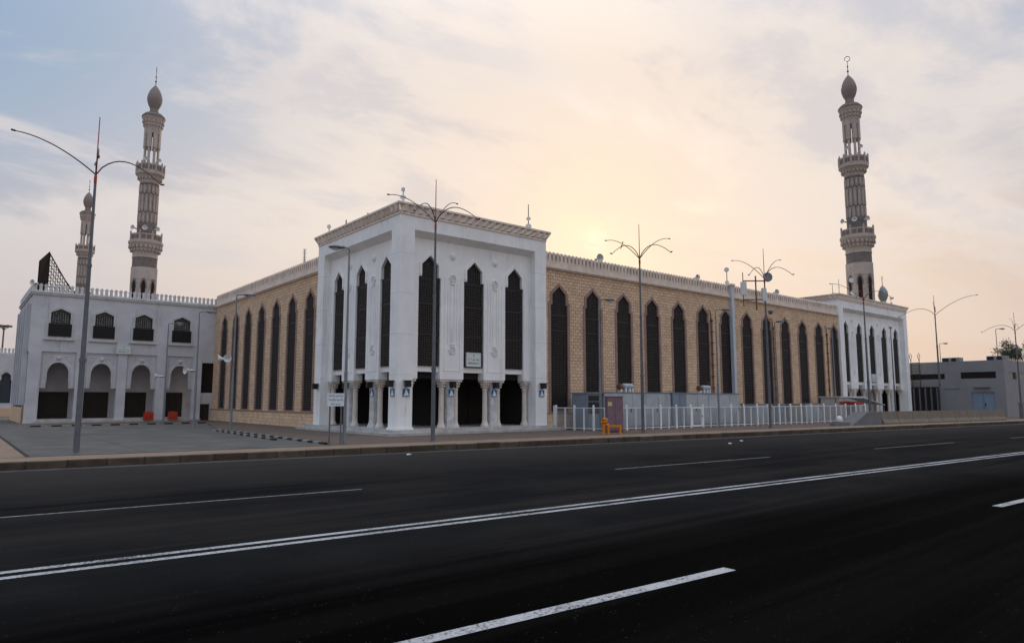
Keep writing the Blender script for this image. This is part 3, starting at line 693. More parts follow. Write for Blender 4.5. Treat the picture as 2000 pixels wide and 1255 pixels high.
def water_barrier(loc, rz, label):
    r_ = thing('plastic_barrier', label, 'barrier', loc, rz, 'orange-red plastic barriers on the arcade steps')
    q = MB(); q.prism_z([(-.36, -.22), (.36, -.22), (.36, .22), (-.36, .22)], 0, .12)
    q.prism([(-.34, .12), (.34, .12), (.34, .56), (.28, .62), (-.28, .62), (-.34, .56)], -.13, .13); q.box(-.26, .26, -.16, .16, .2, .34); q.build('body', ORRED, r_)
    q = MB(); q.box(-.06, .06, -.04, .04, .62, .66); q.build('cap', ORRED, r_)
water_barrier((-4.72, 31.95, .16), .12, 'darker orange-red plastic barrier before the third arch, half in its shade'); water_barrier((-2.88, 31.92, .16), -.03, 'bright orange-red plastic barrier before the rightmost arch')
# ================================================================== minarets
def make_minaret(label, loc):
    root = thing('minaret', label, 'minaret', loc, 1.97, 'tall stone minarets')
    n = 8; ph = pi/8; k8 = 1/cos(pi/8)
    q = MB(); q.lathe([(1.38*k8, 0), (1.38*k8, 15.2)], n, ph=ph)
    for k in range(8):
        a = 2*pi*k/8; R_ = Matrix.Rotation(a, 4, 'Z')
        for s_ in range(9): i0 = len(q.v); q.box(1.36, 1.42, .28, .56, 12.0+s_*.34, 12.0+s_*.34+.17); q.box(1.36, 1.42, -.56, -.28, 12.0+s_*.34, 12.0+s_*.34+.17); q.xf(R_, i0)
    low_ = q.build('lower_shaft', MBODY, root)
    for k in range(8):
        a = 2*pi*k/8; R_ = Matrix.Rotation(a, 4, 'Z'); q = MB()
        pr = [(-.22, 9.0), (.22, 9.0), (.22, 14.6), (.14, 14.95), (0, 15.1), (-.14, 14.95), (-.22, 14.6)]; q.prism(pr, -.02, .05); q.xf(R_ @ Matrix.Translation((1.40, 0, 0)) @ Matrix.Rotation(pi/2, 4, 'Z')); q.build('niche', SLOTD, low_)
        q = MB(); up = [(-.22, 14.2), (-.22, 14.6), (-.14, 14.95), (0, 15.1), (.14, 14.95), (.22, 14.6), (.22, 14.2)]; uo = [(-.36, 14.2), (-.36, 14.75), (-.2, 15.2), (0, 15.42), (.2, 15.2), (.36, 14.75), (.36, 14.2)]
        q.strip(up, uo, -.03, .07); q.xf(R_ @ Matrix.Translation((1.40, 0, 0)) @ Matrix.Rotation(pi/2, 4, 'Z')); q.build('niche_arch', MDARK, low_)
    q = MB(); q.lathe([(1.40*k8, 15.2), (1.43*k8, 15.3), (1.43*k8, 16.6), (1.38*k8, 16.62)], n, ph=ph); q.build('facet_band', MBODY, root)
    q = MB(); q.lathe([(1.36, 16.62), (1.36, 17.9)], 16); q.build('dark_band', MDARK, root)
    q = MB(); q.lathe([(1.40, 17.75), (1.42, 17.85), (1.38, 17.95), (1.38, 18.35), (1.45, 18.45), (1.50, 18.6), (1.62, 18.9), (1.80, 19.2), (1.92, 19.4), (1.92, 19.62), (1.80, 19.66)], 24)
    for k in range(24):
        a = 2*pi*k/24
        for rr, zz in ((1.55, 18.62), (1.72, 18.98)): i0 = len(q.v); q.box(-.09, .14, -.11, .11, -.16, .14); q.xf(Matrix.Rotation(a, 4, 'Z') @ Matrix.Translation((rr, 0, zz)), i0)
    cb = q.build('corbel', MBODY, root)
    def balcony(R_, z0, h, posts):
        q = MB(); nn = posts; pts = [(R_*cos(ph+2*pi*k/nn), R_*sin(ph+2*pi*k/nn)) for k in range(nn)]
        for k in range(nn):
            a, b_ = Vector(pts[k]), Vector(pts[(k+1) % nn]); d = (b_-a); nr = Vector((d.y, -d.x)).normalized()*.06
            q.poly([(a.x, a.y, z0), (b_.x, b_.y, z0), (b_.x, b_.y, z0+h), (a.x, a.y, z0+h)]); q.poly([(a.x-nr.x, a.y-nr.y, z0), (b_.x-nr.x, b_.y-nr.y, z0), (b_.x-nr.x, b_.y-nr.y, z0+h), (a.x-nr.x, a.y-nr.y, z0+h)])
            q.poly([(a.x, a.y, z0+h), (b_.x, b_.y, z0+h), (b_.x-nr.x, b_.y-nr.y, z0+h), (a.x-nr.x, a.y-nr.y, z0+h)])
        bl = q.build('balcony', MBODY, root)
        for k in range(nn):
            a, b_ = Vector(pts[k]), Vector(pts[(k+1) % nn]); d = b_-a; nr = Vector((d.y, -d.x)).normalized()*.03
            for t0, t1 in ((.12, .46), (.54, .88)):
                q = MB(); p0, p1 = a+d*t0+nr, a+d*t1+nr; q.poly([(p0.x, p0.y, z0+h*.22), (p1.x, p1.y, z0+h*.22), (p1.x, p1.y, z0+h*.80), (p0.x, p0.y, z0+h*.80)]); q.build('balcony_panel', MDARK, bl)
        for x_, y_ in pts: q = MB(); q.lathe([(.10, z0-.05), (.10, z0+h+.10), (.13, z0+h+.13), (.06, z0+h+.25), (.001, z0+h+.38)], 6, (x_, y_)); q.build('balcony_post', MBODY, bl)
        return bl
    balcony(1.80, 19.64, .82, 8)
    q = MB(); q.lathe([(1.07, 19.6), (1.07, 21.4), (1.10, 21.42), (1.10, 21.55), (1.07, 21.57), (1.04, 26.3), (1.08, 26.32), (1.08, 26.45), (1.05, 26.47), (1.05, 26.9)], 20); q.build('upper_shaft', MDARK, root)
    q = MB(); nst = 14                                   # raised lozenge panels on the upper shaft
    for tier, (z0, z1, sh) in enumerate(((21.75, 23.0, 0), (23.05, 25.15, .5), (25.2, 26.25, 0))):
        for k in range(nst):
            a = 2*pi*(k+sh)/nst; hw = .19; hi = [(-hw, z0+.2), (0, z0), (hw, z0+.2), (hw, z1-.2), (0, z1), (-hw, z1-.2)]; i0 = len(q.v)
            ins = [(x_*.62, z0+.12+(z_-z0)*(z1-z0-.24)/(z1-z0)) for x_, z_ in hi]
            q.strip(ins, [(x_*.92, z_) for x_, z_ in hi], -.035, .04, True); q.prism([(x_*.45, z0+.2+(z_-z0)*(z1-z0-.4)/(z1-z0)) for x_, z_ in hi], -.02, .04)
            q.xf(Matrix.Rotation(a, 4, 'Z') @ Matrix.Translation((1.07, 0, 0)) @ Matrix.Rotation(pi/2, 4, 'Z'), i0)
    stuff(q.build('lozenge_panels', MBODY, root))
    q = MB(); q.lathe([(1.05, 26.5), (1.10, 26.8), (1.28, 27.1), (1.45, 27.35), (1.62, 27.5), (1.62, 27.75), (1.5, 27.8)], 20)
    for k in range(20): i0 = len(q.v); q.box(-.07, .12, -.09, .09, -.14, .12); q.xf(Matrix.Rotation(2*pi*k/20, 4, 'Z') @ Matrix.Translation((1.25, 0, 27.05)), i0)
    q.build('upper_corbel', MBODY, root)
    balcony(1.56, 27.78, .88, 12)
    for k in range(8):
        a = pi/8+2*pi*k/8; q = MB(); q.lathe([(.20, 27.8), (.20, 28.1), (.15, 28.2), (.14, 30.6), (.21, 30.8)], 8, (.78*cos(a), .78*sin(a))); q.build('column', MBODY, root)
    q = MB()
    for k in range(8):                                   # arcade ring over the columns, open slots between
        a = pi/8+2*pi*k/8; i0 = len(q.v); q.box(-.14, .14, -.235, .235, 30.75, 33.0); q.xf(Matrix.Rotation(a, 4, 'Z') @ Matrix.Translation((.80, 0, 0)), i0)
        a2 = 2*pi*k/8; i0 = len(q.v); q.box(-.10, .10, -.2, .2, 32.45, 33.0); q.xf(Matrix.Rotation(a2, 4, 'Z') @ Matrix.Translation((.80, 0, 0)), i0)
    q.build('arcade_ring', MBODY, root)
    q = MB(); q.lathe([(.92, 32.95), (.95, 33.1), (1.0, 33.4), (1.12, 33.9), (1.28, 34.25), (1.32, 34.4)], 16)
    for k in range(16):
        for rr, zz in ((1.02, 33.45), (1.13, 33.85)): i0 = len(q.v); q.box(-.08, .10, -.09, .09, -.14, .12); q.xf(Matrix.Rotation(2*pi*k/16, 4, 'Z') @ Matrix.Translation((rr, 0, zz)), i0)
    q.build('cornice', MBODY, root)
    q = MB(); q.lathe([(1.34, 34.38), (1.33, 34.55), (1.0, 34.9), (.60, 35.05)], 16); q.build('eaves', MDARK, root)
    q = MB(); q.lathe([(.58, 35.0), (.50, 35.25), (.47, 35.5), (.52, 35.65), (.70, 36.0), (.84, 36.45), (.87, 36.85), (.78, 37.3), (.60, 37.75), (.38, 38.1), (.18, 38.35), (.05, 38.5)], 20); q.build('dome', MDOME, root, smooth=True)
    q = MB(); q.lathe([(.05, 38.4), (.045, 38.8), (.13, 38.95), (.045, 39.1), (.04, 39.4), (.10, 39.52), (.035, 39.64), (.03, 40.0), (.01, 40.15)], 8)
    q.tube([(.30*cos(a), 0, 40.42+.30*sin(a)) for a in [(-.5+.12+i*.0978)*pi+.75 for i in range(19)]], .04, 6); q.build('finial', GREYD, root)
    return root
min_r = make_minaret('nearest minaret rising behind the far pavilion, with a ring finial', (58.0, 2.1, 0))
bpy.context.view_layer.update()
min_l = copy_tree(min_r); min_l.location = (-1.65, 53.3, 0); min_l.rotation_euler = (0, 0, 1.38); min_l['label'] = 'minaret behind the white arcade building, seen whole from balcony to dome'
min_f = copy_tree(min_r); min_f.location = (-.74, 108.8, 0); min_f.rotation_euler = (0, 0, 1.38); min_f['label'] = 'smallest, most distant minaret, half hidden behind a lamp post'
for m_, s_, r_ in ((min_r, .985, .93), (min_l, .975, .91), (min_f, 1.0, .93)): m_.scale = (r_, r_, s_)
# ================================================================== street lamps
def arc_pts(R_, rise, droop, n=12):
    if droop < .2: return [(R_*t_, rise*(1-(1-t_)**1.8)) for t_ in [i/n for i in range(n+1)]]
    return [(R_*t_, rise*sin(pi*t_**.80)**.9 if 0 < t_ < 1 else 0.0) for t_ in [i/n for i in range(n+1)]]
def tall_lamp(loc, a, R_, label, zn=9.45, zt=11.4, box=False, hi=1.5):
    root = thing('street_lamp', label, 'street lamp', loc, 0, 'tall lamps with four curved arms')
    q = MB(); q.lathe([(.14, 0), (.14, .03), (.092, .05), (.086, 3.0), (.078, 3.02), (.062, 6.2), (.056, 6.22), (.042, zn-.25)], 12); q.build('pole', STEEL, root, smooth=False)
    q = MB(); q.lathe([(.105, 3.0), (.105, 3.12)], 12); q.build('collar', STEEL, root); q = MB(); q.lathe([(.078, 6.2), (.078, 6.3)], 12); q.build('collar', STEEL, root)
    q = MB(); q.lathe([(.052, zn-.3), (.055, zn-.1), (.032, zn+.05), (.022, zn+.5), (.016, zt)], 8); q.build('spike', REDP if not box else REDARM, root)
    for k, (rise, dr, rr) in enumerate(((hi, .05, 1.0), (hi, .05, 1.0), (.62, .40, .86), (.62, .40, .86))):
        aa = a-k*pi/2; q = MB(); q.tube([(cos(aa)*x_*R_*rr, sin(aa)*x_*R_*rr, zn+z_) for x_, z_ in arc_pts(1, rise, dr)], .024, 6, .017)
        e = arc_pts(1, rise, dr)[-1]; q.tube([(cos(aa)*R_*rr*e[0], sin(aa)*R_*rr*e[0], zn+e[1]), (cos(aa)*(R_*rr*e[0]+.12), sin(aa)*(R_*rr*e[0]+.12), zn+e[1]+.02)], .034, 6); q.build('arm', REDARM, root)
    if box: q = MB(); q.box(-.16, .16, -.16, .16, 0, 1.6); q.build('base_box', GREYD, root)
    return root
D_ = radians
tall_lamp((-14.03, -3.73, 0), D_(174), 2.3, 'nearest tall lamp with four bare curved arms in front of the arcade building', 9.4, 11.45, hi=1.05)
tall_lamp((-1.44, -5.56, 0), D_(122), 2.3, 'tall four-armed lamp standing before the corner pavilion')
tall_lamp((11.45, -6.2, 0), D_(88), 2.5, 'tall four-armed lamp beside the purple cabinet, a bird on its arm')
l4 = tall_lamp((22.4, -7.25, 0), D_(92), 2.15, 'tall four-armed lamp behind the white fence, carrying a rusty antenna bracket')
tall_lamp((34.8, -8.0, 0), D_(100), 2.2, 'tall four-armed lamp overlapping the far pavilion', 9.1, 10.2)
tall_lamp((47.0, -8.6, 0), D_(20), 3.0, 'tall four-armed lamp in front of the black gate, right of the far pavilion', 8.9, 10.6)
tall_lamp((61.2, -10.6, -.1), D_(20), 3.0, 'rightmost tall four-armed lamp, before the annex corner, with a dark base box', 8.4, 10.2, box=True)
q = MB(); q.ell((0, 0, 0), (.09, .05, .06)); q.ell((.07, 0, .11), (.045, .04, .045)); q.tube([(0, 0, .02), (-.16, 0, -.06)], .03, 5, .012); q.tube([(.10, 0, .11), (.15, 0, .10)], .012, 4); q.tube([(.02, .02, -.05), (.02, .02, -.11)], .008, 4); q.tube([(.02, -.02, -.05), (.02, -.02, -.11)], .008, 4)
for i in range(len(q.v)): x_, y_, z_ = q.v[i]; q.v[i] = (x_*.55+z_*.5, y_, z_*1.3+x_*.9)
bird = q.build('bird', BLACK); bird.location = (10.05, -6.15, 9.98); tag(bird, 'small dark bird perched on a curved lamp arm against the glow', 'bird')
def small_lamp(loc, h, a, label, arm=.75, horn=(), m=STEELB, grp='single-headed street lamps'):
    root = thing('lamp_post', label, 'lamp post', loc, a, grp)
    q = MB(); q.lathe([(.072, 0), (.070, h*.36), (.058, h*.365), (.036, h-.15)], 10); q.build('pole', m, root)
    q = MB(); q.tube([(0, 0, h-.2), (0, 0, h-.03), (.04, 0, h), (arm*.5, 0, h+.03), (arm, 0, h+.04)], .035, 6); q.build('arm', m, root)
    q = MB(); i0 = len(q.v); q.ell((arm+.22, 0, h+.03), (.34, .14, .085)); q.box(arm-.10, arm+.12, -.06, .06, h-.01, h+.08); hd = q.build('lamp_head', STEEL, root, smooth=False)
    q = MB(); q.ell((arm+.26, 0, h-.03), (.20, .10, .07)); q.build('lens', SIGNW, hd)
    return root
small_lamp((-5.34, 16.0, 0), 7.35, D_(-10), 'lamp post with a white horn speaker before the rightmost arch', .5)
small_lamp((-5.32, 24.1, 0), 7.3, D_(-10), 'lamp post with a white horn speaker between the third and fourth arches', .45)
small_lamp((-4.68, 10.82, 0), 7.9, D_(-12), 'lamp post with two white horn speakers before the shorter stone wing', .5)
small_lamp((-4.94, -4.44, 0), 8.0, D_(155), 'lamp post beside the white signboard in front of the corner pavilion', .30)
small_lamp((11.55, -3.0, 0), 7.55, D_(-20), 'lamp post rising behind the purple cabinet', .5)
small_lamp((21.0, -4.5, 0), 7.6, D_(-20), 'lamp post by the white fence gate, papers stuck to its foot', .6)
small_lamp((30.6, -3.2, 0), 7.6, D_(-60), 'lamp post behind the white fence, in front of the tenth window of the long wing', .2)
small_lamp((41.0, -2.6, 0), 7.8, D_(180), 'lamp post overlapping the left window of the far pavilion', .2)
small_lamp((49.5, -4.0, 0), 8.4, D_(20), 'thin lamp post overlapping the right window of the far pavilion', .3, m=GREYD)
# ================================================================== white fence and what stands behind it
FN = lambda x: -3.6-(x-13)*.045
fence = thing('fence', 'white steel fence with wire infill in front of the generator boxes', 'fence', (10.8, -.1, 0))
def fpost(x, y, wd, z1=1.38):
    q = MB(); q.box(-wd/2, wd/2, -.04, .04, 0, z1); q.lathe([(wd*.5, z1), (wd*.6, z1+.03), (.001, z1+.09)], 6) if wd > .08 else None
    q.build('post' if wd > .08 else 'thin_post', FENCEW, fence, M=T(x-10.8, y+.1, 0))
def fbay(p0, p1, gate=False):
    d = Vector((p1[0]-p0[0], p1[1]-p0[1])); a = math.atan2(d.y, d.x); L = d.length; M = T(p0[0]-10.8, p0[1]+.1, 0, a)
    for nm, z_ in (('top_rail', 1.27), ('bottom_rail', .10)): q = MB(); q.box(.02, L-.02, -.018, .018, z_, z_+.035); q.build(nm, FENCEW, fence, M=M)
    q = MB(); n = int(L/.055)
    for k in range(1, n): x_ = k*L/n; q.box(x_-.0045, x_+.0045, -.004, .004, .12, 1.28)
    for k in range(1, 9): q.box(.02, L-.02, .004, .009, .12+k*.13, .127+k*.13)
    stuff(q.build('wire_mesh', WIRE, fence, M=M))
fp = [(10.8, -.1), (10.95, -1.5), (11.1, -2.9), (12.35, -3.45)]
xw = [13.11, 14.6, 16.05, 17.5, 18.9]; xw2 = [20.1, 21.63, 23.06, 24.5, 26.05, 27.35, 28.75, 30.2, 31.6, 33.0, 34.8, 36.6, 38.1, 39.7, 41.25]
fp += [(x_, FN(x_)) for x_ in xw]
for i in range(len(fp)-1):
    fbay(fp[i], fp[i+1]); fpost(*fp[i], .11); m_ = ((fp[i][0]+fp[i+1][0])/2, (fp[i][1]+fp[i+1][1])/2); fpost(*m_, .05, 1.31)
fpost(*fp[-1], .11); fpost(10.74, .02, .06, 1.42)
fp2 = [(x_, FN(x_)) for x_ in xw2]
for i in range(len(fp2)-1):
    fbay(fp2[i], fp2[i+1]); fpost(*fp2[i], .11); m_ = ((fp2[i][0]+fp2[i+1][0])/2, (fp2[i][1]+fp2[i+1][1])/2); fpost(*m_, .05, 1.31)
fpost(*fp2[-1], .11)
gx0, gx1 = 18.98, 20.02; q = MB(); a = math.atan(-.045)
q.strip([(.0, .08), (1.04, .08), (1.04, 1.30), (.0, 1.30)], [(.09, .17), (.95, .17), (.95, 1.21), (.09, 1.21)], -.03, .03, True); gt = q.build('gate', FENCEW, fence, M=T(gx0-10.8, FN(gx0)+.1, 0, a))
q = MB(); q.box(.96, 1.0, -.07, -.03, .65, .80); q.build('handle', GREYD, gt)
q = MB()
for k in range(1, 16): q.box(.09+k*.054-.004, .09+k*.054+.004, -.004, .004, .17, 1.21)
stuff(q.build('wire_mesh', WIRE, gt))
def container(x0, x1, y0, y1, h, m, label, doors=0):
    root = thing('generator_box', label, 'generator', ((x0+x1)/2, y0, 0), 0, 'steel generator enclosures behind the fence'); L = x1-x0; D = y1-y0
    q = MB(); q.box(-L/2, L/2, 0, D, .12, h); q.build('body', m, root)
    q = MB(); q.box(-L/2-.05, L/2+.05, -.05, D+.05, h, h+.05); q.build('lid', STEELB, root)
    q = MB(); q.box(-L/2+.1, L/2-.1, .05, D, 0, .12); q.build('skid', GREYD, root)
    n = max(2, int(L/1.25))
    for k in range(n):
        a_ = -L/2+k*L/n; q = MB(); q.box(a_+.03, a_+L/n-.03, -.025, 0, .2, h-.1); pn = q.build('panel', m, root)
        if doors and k % 2 == doors % 2:
            q = MB(); q.box(a_+L/n-.20, a_+L/n-.14, -.06, -.025, 1.0, 1.22); q.build('handle', BLACK, pn)
            for j_ in range(6): q = MB(); q.box(a_+.15, a_+L/n-.3, -.045, -.025, .35+j_*.09, .39+j_*.09); q.build('louvre', m, pn)
container(12.75, 19.05, -2.2, -.6, 2.18, GENR, 'long pale grey generator box behind the purple cabinet', 1)
container(19.12, 20.6, -2.3, -.7, 2.19, GEND, 'darker slate-blue box between the two pale generator boxes')
container(20.68, 27.0, -2.2, -.6, 2.17, GENR, 'pale grey generator box behind the fence gate', 2)
bo = thing('glazed_booth', 'grey booth with small barred windows beside the corner pavilion', 'booth', (12.05, -2.1, 0))
q = MB(); q.box(-.60, .60, 0, 1.3, 0, 2.12); q.build('body', GEND, bo); q = MB(); q.box(-.66, .66, -.08, 1.4, 2.12, 2.18); q.build('roof', STEELB, bo)
for i in range(3):
    for j_ in range(3):
        q = MB(); q.box(-.54+i*.37, -.22+i*.37, -.03, 0, .95+j_*.37, 1.26+j_*.37); pn = q.build('window', PANE, bo)
def muffler(loc, label):
    root = thing('exhaust_muffler', label, 'muffler', loc, 0, 'exhaust mufflers on the generator boxes'); root.scale = (.72, .72, .72)
    q = MB(); q.lathe([(.05, -.65), (.24, -.55), (.24, .55), (.05, .65)], 14); q.xf(T(.25, 0, .52) @ Matrix.Rotation(pi/2, 4, 'Y')); q.build('drum', GENR, root, smooth=False)
    q = MB(); q.lathe([(.26, -.16), (.28, 0), (.26, .16)], 12); q.xf(T(-.75, 0, .45) @ Matrix.Rotation(pi/2, 4, 'Y')); q.build('inlet', RUST, root)
    q = MB(); q.tube([(.9, 0, .52), (1.05, 0, .55), (1.05, 0, 1.0), (.75, 0, 1.06)], .035, 6); q.tube([(-.45, 0, .5), (-.6, 0, .5)], .12, 8); q.build('pipe', STEELB, root)
    for x_ in (-.15, .35, .75, -.75): q = MB(); q.box(x_-.06, x_+.06, -.2, .2, 0, .36); q.build('bracket', FENCEW, root)
muffler((15.6, -1.4, 2.23), 'grey muffler with a rusty inlet on the long generator box, crossed by a lamp pole'); muffler((23.9, -1.4, 2.22), 'grey and rusty muffler on the generator box behind the fence gate')
for i, (x0, x1, h, m, lb) in enumerate(((27.8, 30.1, 1.42, GENR, 'low pale grey box behind the fence, first right of the tall generator boxes'), (30.5, 32.0, 1.38, GEND, 'low slate-grey box behind the middle of the right-hand fence'), (32.4, 34.6, 1.40, mat('dull_yellow_metal', (.26, .25, .17), .6, .3, var=.2, scale=2, streak=.4), 'low dull olive box behind the fence'), (35.0, 37.6, 1.42, GENR, 'low grey box behind the right end of the fence'))):
    container(x0, x1, -3.0, -1.8, h, m, lb, 1)
# purple electrical cabinet
cab = thing('electrical_cabinet', 'purple metal electrical cabinet with a yellow notice, behind the orange bench', 'cabinet', (11.05, -4.5, 0), -.62)
q = MB(); q.box(-.44, .44, -.3, .3, .06, 1.93); q.build('body', PURPLE, cab); q = MB(); q.box(-.5, .5, -.36, .36, 1.93, 1.99); q.build('roof', mat('cabinet_roof', (.42, .33, .36), .6, .3), cab); q = MB(); q.box(-.42, .42, -.28, .28, 0, .06); q.build('foot', BLACK, cab)
for s_ in (-1, 1): q = MB(); q.box(min(s_*.02, s_*.42), max(s_*.02, s_*.42), -.318, -.3, .12, 1.86); dr = q.build('door', PURPLE, cab)
q = MB(); q.box(-.06, .02, -.35, -.318, .9, 1.06); q.build('handle', GREYD, cab); q = MB(); q.box(-.40, -.18, -.325, -.318, 1.42, 1.64); q.build('notice', mat('yellow_notice', (.62, .55, .20), .6, .3), cab)
q = MB(); q.box(-.44, .44, -.322, -.318, 1.05, 1.09); q.build('stripe', mat('faded_orange', (.32, .17, .10), .7, .2), cab)
# orange dog-shaped bench
dog = thing('dog_bench', 'orange dog-shaped bench by the kerb in front of the purple cabinet', 'bench', (9.15, -5.9, 0), -.66); dog.scale = (.84, .84, .92)
q = MB(); q.box(-.10, .72, -.14, .14, .38, .50); q.build('seat', ORANGE, dog)
for x_, y_, h in ((-.10, -.11, .50), (-.10, .11, .50), (.63, -.10, .38), (.63, .10, .38)): q = MB(); q.lathe([(.085, 0), (.085, .05), (.075, .07), (.08, h)], 10, (x_, y_)); q.build('leg', ORANGE, dog)
q = MB(); q.lathe([(.12, 0), (.12, .07), (.10, .1), (.115, .48), (.09, .56)], 12, (-.36, 0)); q.build('chest', ORANGE, dog)
q = MB(); q.tube([(-.05, 0, .46), (-.22, 0, .52), (-.36, 0, .56)], .10, 10); q.build('neck', ORANGE, dog)
q = MB(); q.ell((-.30, 0, .70), (.19, .17, .15), 14, 8); q.ell((-.46, 0, .64), (.11, .11, .085), 12, 6); q.lathe([(.17, .79), (.19, .80), (.19, .85), (.13, .88)], 14, (-.29, 0)); hd = q.build('head', ORANGE, dog, smooth=False)
for s_ in (-1, 1): q = MB(); q.ell((-.22, s_*.17, .68), (.06, .03, .10), 8, 5); q.build('ear', ORANGE, hd); q = MB(); q.ell((-.45, s_*.075, .73), (.025, .025, .03), 8, 5); q.build('eye', BLACK, hd)
q = MB(); q.ell((-.565, 0, .655), (.03, .045, .03), 8, 5); q.build('nose', BLACK, hd); q = MB(); q.tube([(-.53, -.085, .60), (-.57, 0, .585), (-.53, .085, .60)], .012, 5); q.build('mouth', BLACK, hd)
# white signboard on two legs
sb = thing('signboard', 'white signboard with three lines of Arabic on two grey legs', 'sign', (-5.3, -4.35, 0), -.50)
for x_ in (-.22, .22): q = MB(); q.box(x_-.03, x_+.03, -.03, .03, 0, 1.98); q.build('leg', GREYD, sb)
q = MB(); q.box(-.22, .22, -.02, .02, .72, .76); q.build('cross_bar', GREYD, sb)
q = MB(); q.prism([(-.33, 1.50), (.33, 1.50), (.33, 2.02), (-.33, 2.02)], -.055, -.03); q.build('board', mat('board_white', (.72, .76, .80), .5, .4), sb)
for k, tx in enumerate(('وزارة الشؤون الإسلامية', 'والدعوة والإرشاد', 'مسجد نمرة')): lettering(arabic(tx), sb, INK, 0, -.058, 1.92-k*.165, .125, (.58, .58, .34)[k], .006)
# ================================================================== horns, antennas, small roof gear
q = MB(); q.lathe([(.05, -.30), (.07, -.12), (.05, -.10), (.06, 0), (.10, .12), (.20, .27), (.27, .34), (.25, .34), (.08, .12), (.01, .10)], 16, caps=False); q.xf(Matrix.Rotation(pi/2, 4, 'X')); HORNM = q.mesh('horn_loudspeaker', HORN, smooth=False)
q = MB(); q.box(-.03, .03, .05, .40, -.10, -.04); BRK = q.mesh('bracket', GREYD)
def horn(loc, az, label, s=1.0, grp='white horn loudspeakers'):
    o = obj('horn_loudspeaker', HORNM); o.location = loc; o.rotation_euler = (0, 0, az); o.scale = (s, s, s); tag(o, label, 'loudspeaker', grp); obj('bracket', BRK, o); return o
horn((-5.05, 10.55, 4.12), -pi*.17, 'round white horn speaker on a lamp post, facing the camera by the shorter wing', .85); horn((-5.15, 11.1, 4.12), -pi*.60, 'white horn speaker pointing left on the lamp post before the shorter wing', .95)
horn((-5.75, 16.0, 3.60), -pi*.42, 'white horn speaker on the lamp post before the rightmost arch', .9); horn((-5.75, 24.1, 3.45), -pi*.55, 'white horn speaker on the lamp post between the third and fourth arches', .9)
horn((15.2, .5, 11.05), -.25, 'grey-white horn speaker standing on the battlements right of the corner pavilion', 1.0); horn((26.0, .5, 11.0), -.3, 'horn speaker on the battlements left of the white pipe', .8); horn((37.4, .5, 11.0), -.4, 'horn speaker on the battlements right of the rusty antenna bracket', .9)
for (mx, my, sc_), lb in (((58.0, 2.1, 1.0), 'nearest'), ((-1.65, 53.3, .975), 'left-hand')):
    ca = math.atan2(CAM.y-my, CAM.x-mx)
    for k, da in enumerate((-.75, -.1, .55)):
        a_ = ca+da; horn((mx+1.7*cos(a_), my+1.7*sin(a_), 20.95*sc_), a_+pi/2, 'horn speaker on the lower balcony of the %s minaret, %s of three' % (lb, ('leftmost', 'middle', 'rightmost')[k] if lb == 'nearest' else ('leftmost', 'middle', 'rightmost')[k]), 1.0)
    for k, da in enumerate((-.3, .5)):
        a_ = ca+da; horn((mx+1.5*cos(a_), my+1.5*sin(a_), 29.0*sc_), a_+pi/2, '%s horn speaker on the upper balcony of the %s minaret' % (('left', 'right')[k], lb), .8)
def mast(loc, h, label, items=(), name='antenna', cat='antenna', r=.03):
    root = thing(name, label, cat, loc, -.6); q = MB(); q.lathe([(.10, 0), (.10, .05), (r, .06), (r*.7, h)], 8); q.build('mast', GREYD, root)
    for kind, z_, s_ in items:
        q = MB()
        if kind == 'dia': q.prism([(-s_, z_), (0, z_-s_), (s_, z_), (0, z_+s_)], -.06, .02); q.build('diamond_panel', HORN, root)
        elif kind == 'drum': q.lathe([(s_, 0), (s_*1.05, .08), (s_*.7, .22), (.02, .26)], 14); q.xf(T(0, -.05, z_) @ Matrix.Rotation(-pi/2, 4, 'X')); q.build('drum_antenna', HORN, root)
        elif kind == 'cam': q.box(-s_*.5, s_*.5, -s_*1.6, s_*.4, z_-s_*.5, z_+s_*.5); q.build('camera_box', HORN, root)
        elif kind == 'bars':
            for k in range(4): q.box(-s_, s_, -.015, .015, z_+k*.12, z_+k*.12+.03)
            q.build('cross_bars', GREYD, root)
        elif kind == 'ball': q.ell((0, 0, z_), (s_, s_, s_), 10, 6); q.build('ball', HORN, root)
    return root
mast((.45, .55, 11.9), 1.0, 'antenna with a diamond panel and small drum on the pavilion\'s front corner', (('cam', .12, .2), ('dia', .48, .18), ('drum', .92, .11)))
mast((9.25, .6, 11.9), 1.75, 'thin antenna mast with a diamond and a white drum at the pavilion\'s right end', (('drum', .35, .19), ('dia', .85, .16)), r=.035)
mast((.4, 9.6, 11.9), .85, 'short post with two camera boxes at the pavilion\'s far left roof corner', (('cam', .25, .13), ('drum', .7, .13)))
q = MB(); q.lathe([(.28, -.55), (.30, -.5), (.30, .5), (.28, .55)], 14); q.xf(T(0, 0, .32) @ Matrix.Rotation(pi/2, 4, 'X')); tk = q.build('tank', HORN); tk.location = (.9, 8.3, 11.9); tag(tk, 'small white horizontal tank on the left roof edge of the corner pavilion', 'tank')
mast((.5, 7.4, 11.9), .7, 'thin dark post with a small base on the pavilion\'s left roof edge, by the tank', (), r=.05); mast((.5, 4.6, 11.9), .55, 'tiny post with a ball top midway along the pavilion\'s left roof edge', (('ball', .5, .06),), r=.02)
mast((.9, 14.6, 10.2), 1.9, 'dark antenna with cross bars on the roof of the shorter wing', (('bars', 1.0, .12), ('bars', 1.5, .12)), r=.035)
mast((30.5, .7, 10.9), 1.45, 'post with two round drums above the white pipe on the long wing', (('drum', .25, .16), ('drum', 1.3, .19)), r=.04)
br = thing('antenna_bracket', 'rusty antenna bracket with white panels fixed near the top of a lamp behind the fence', 'antenna', (22.4, -7.25, 0), -.5)
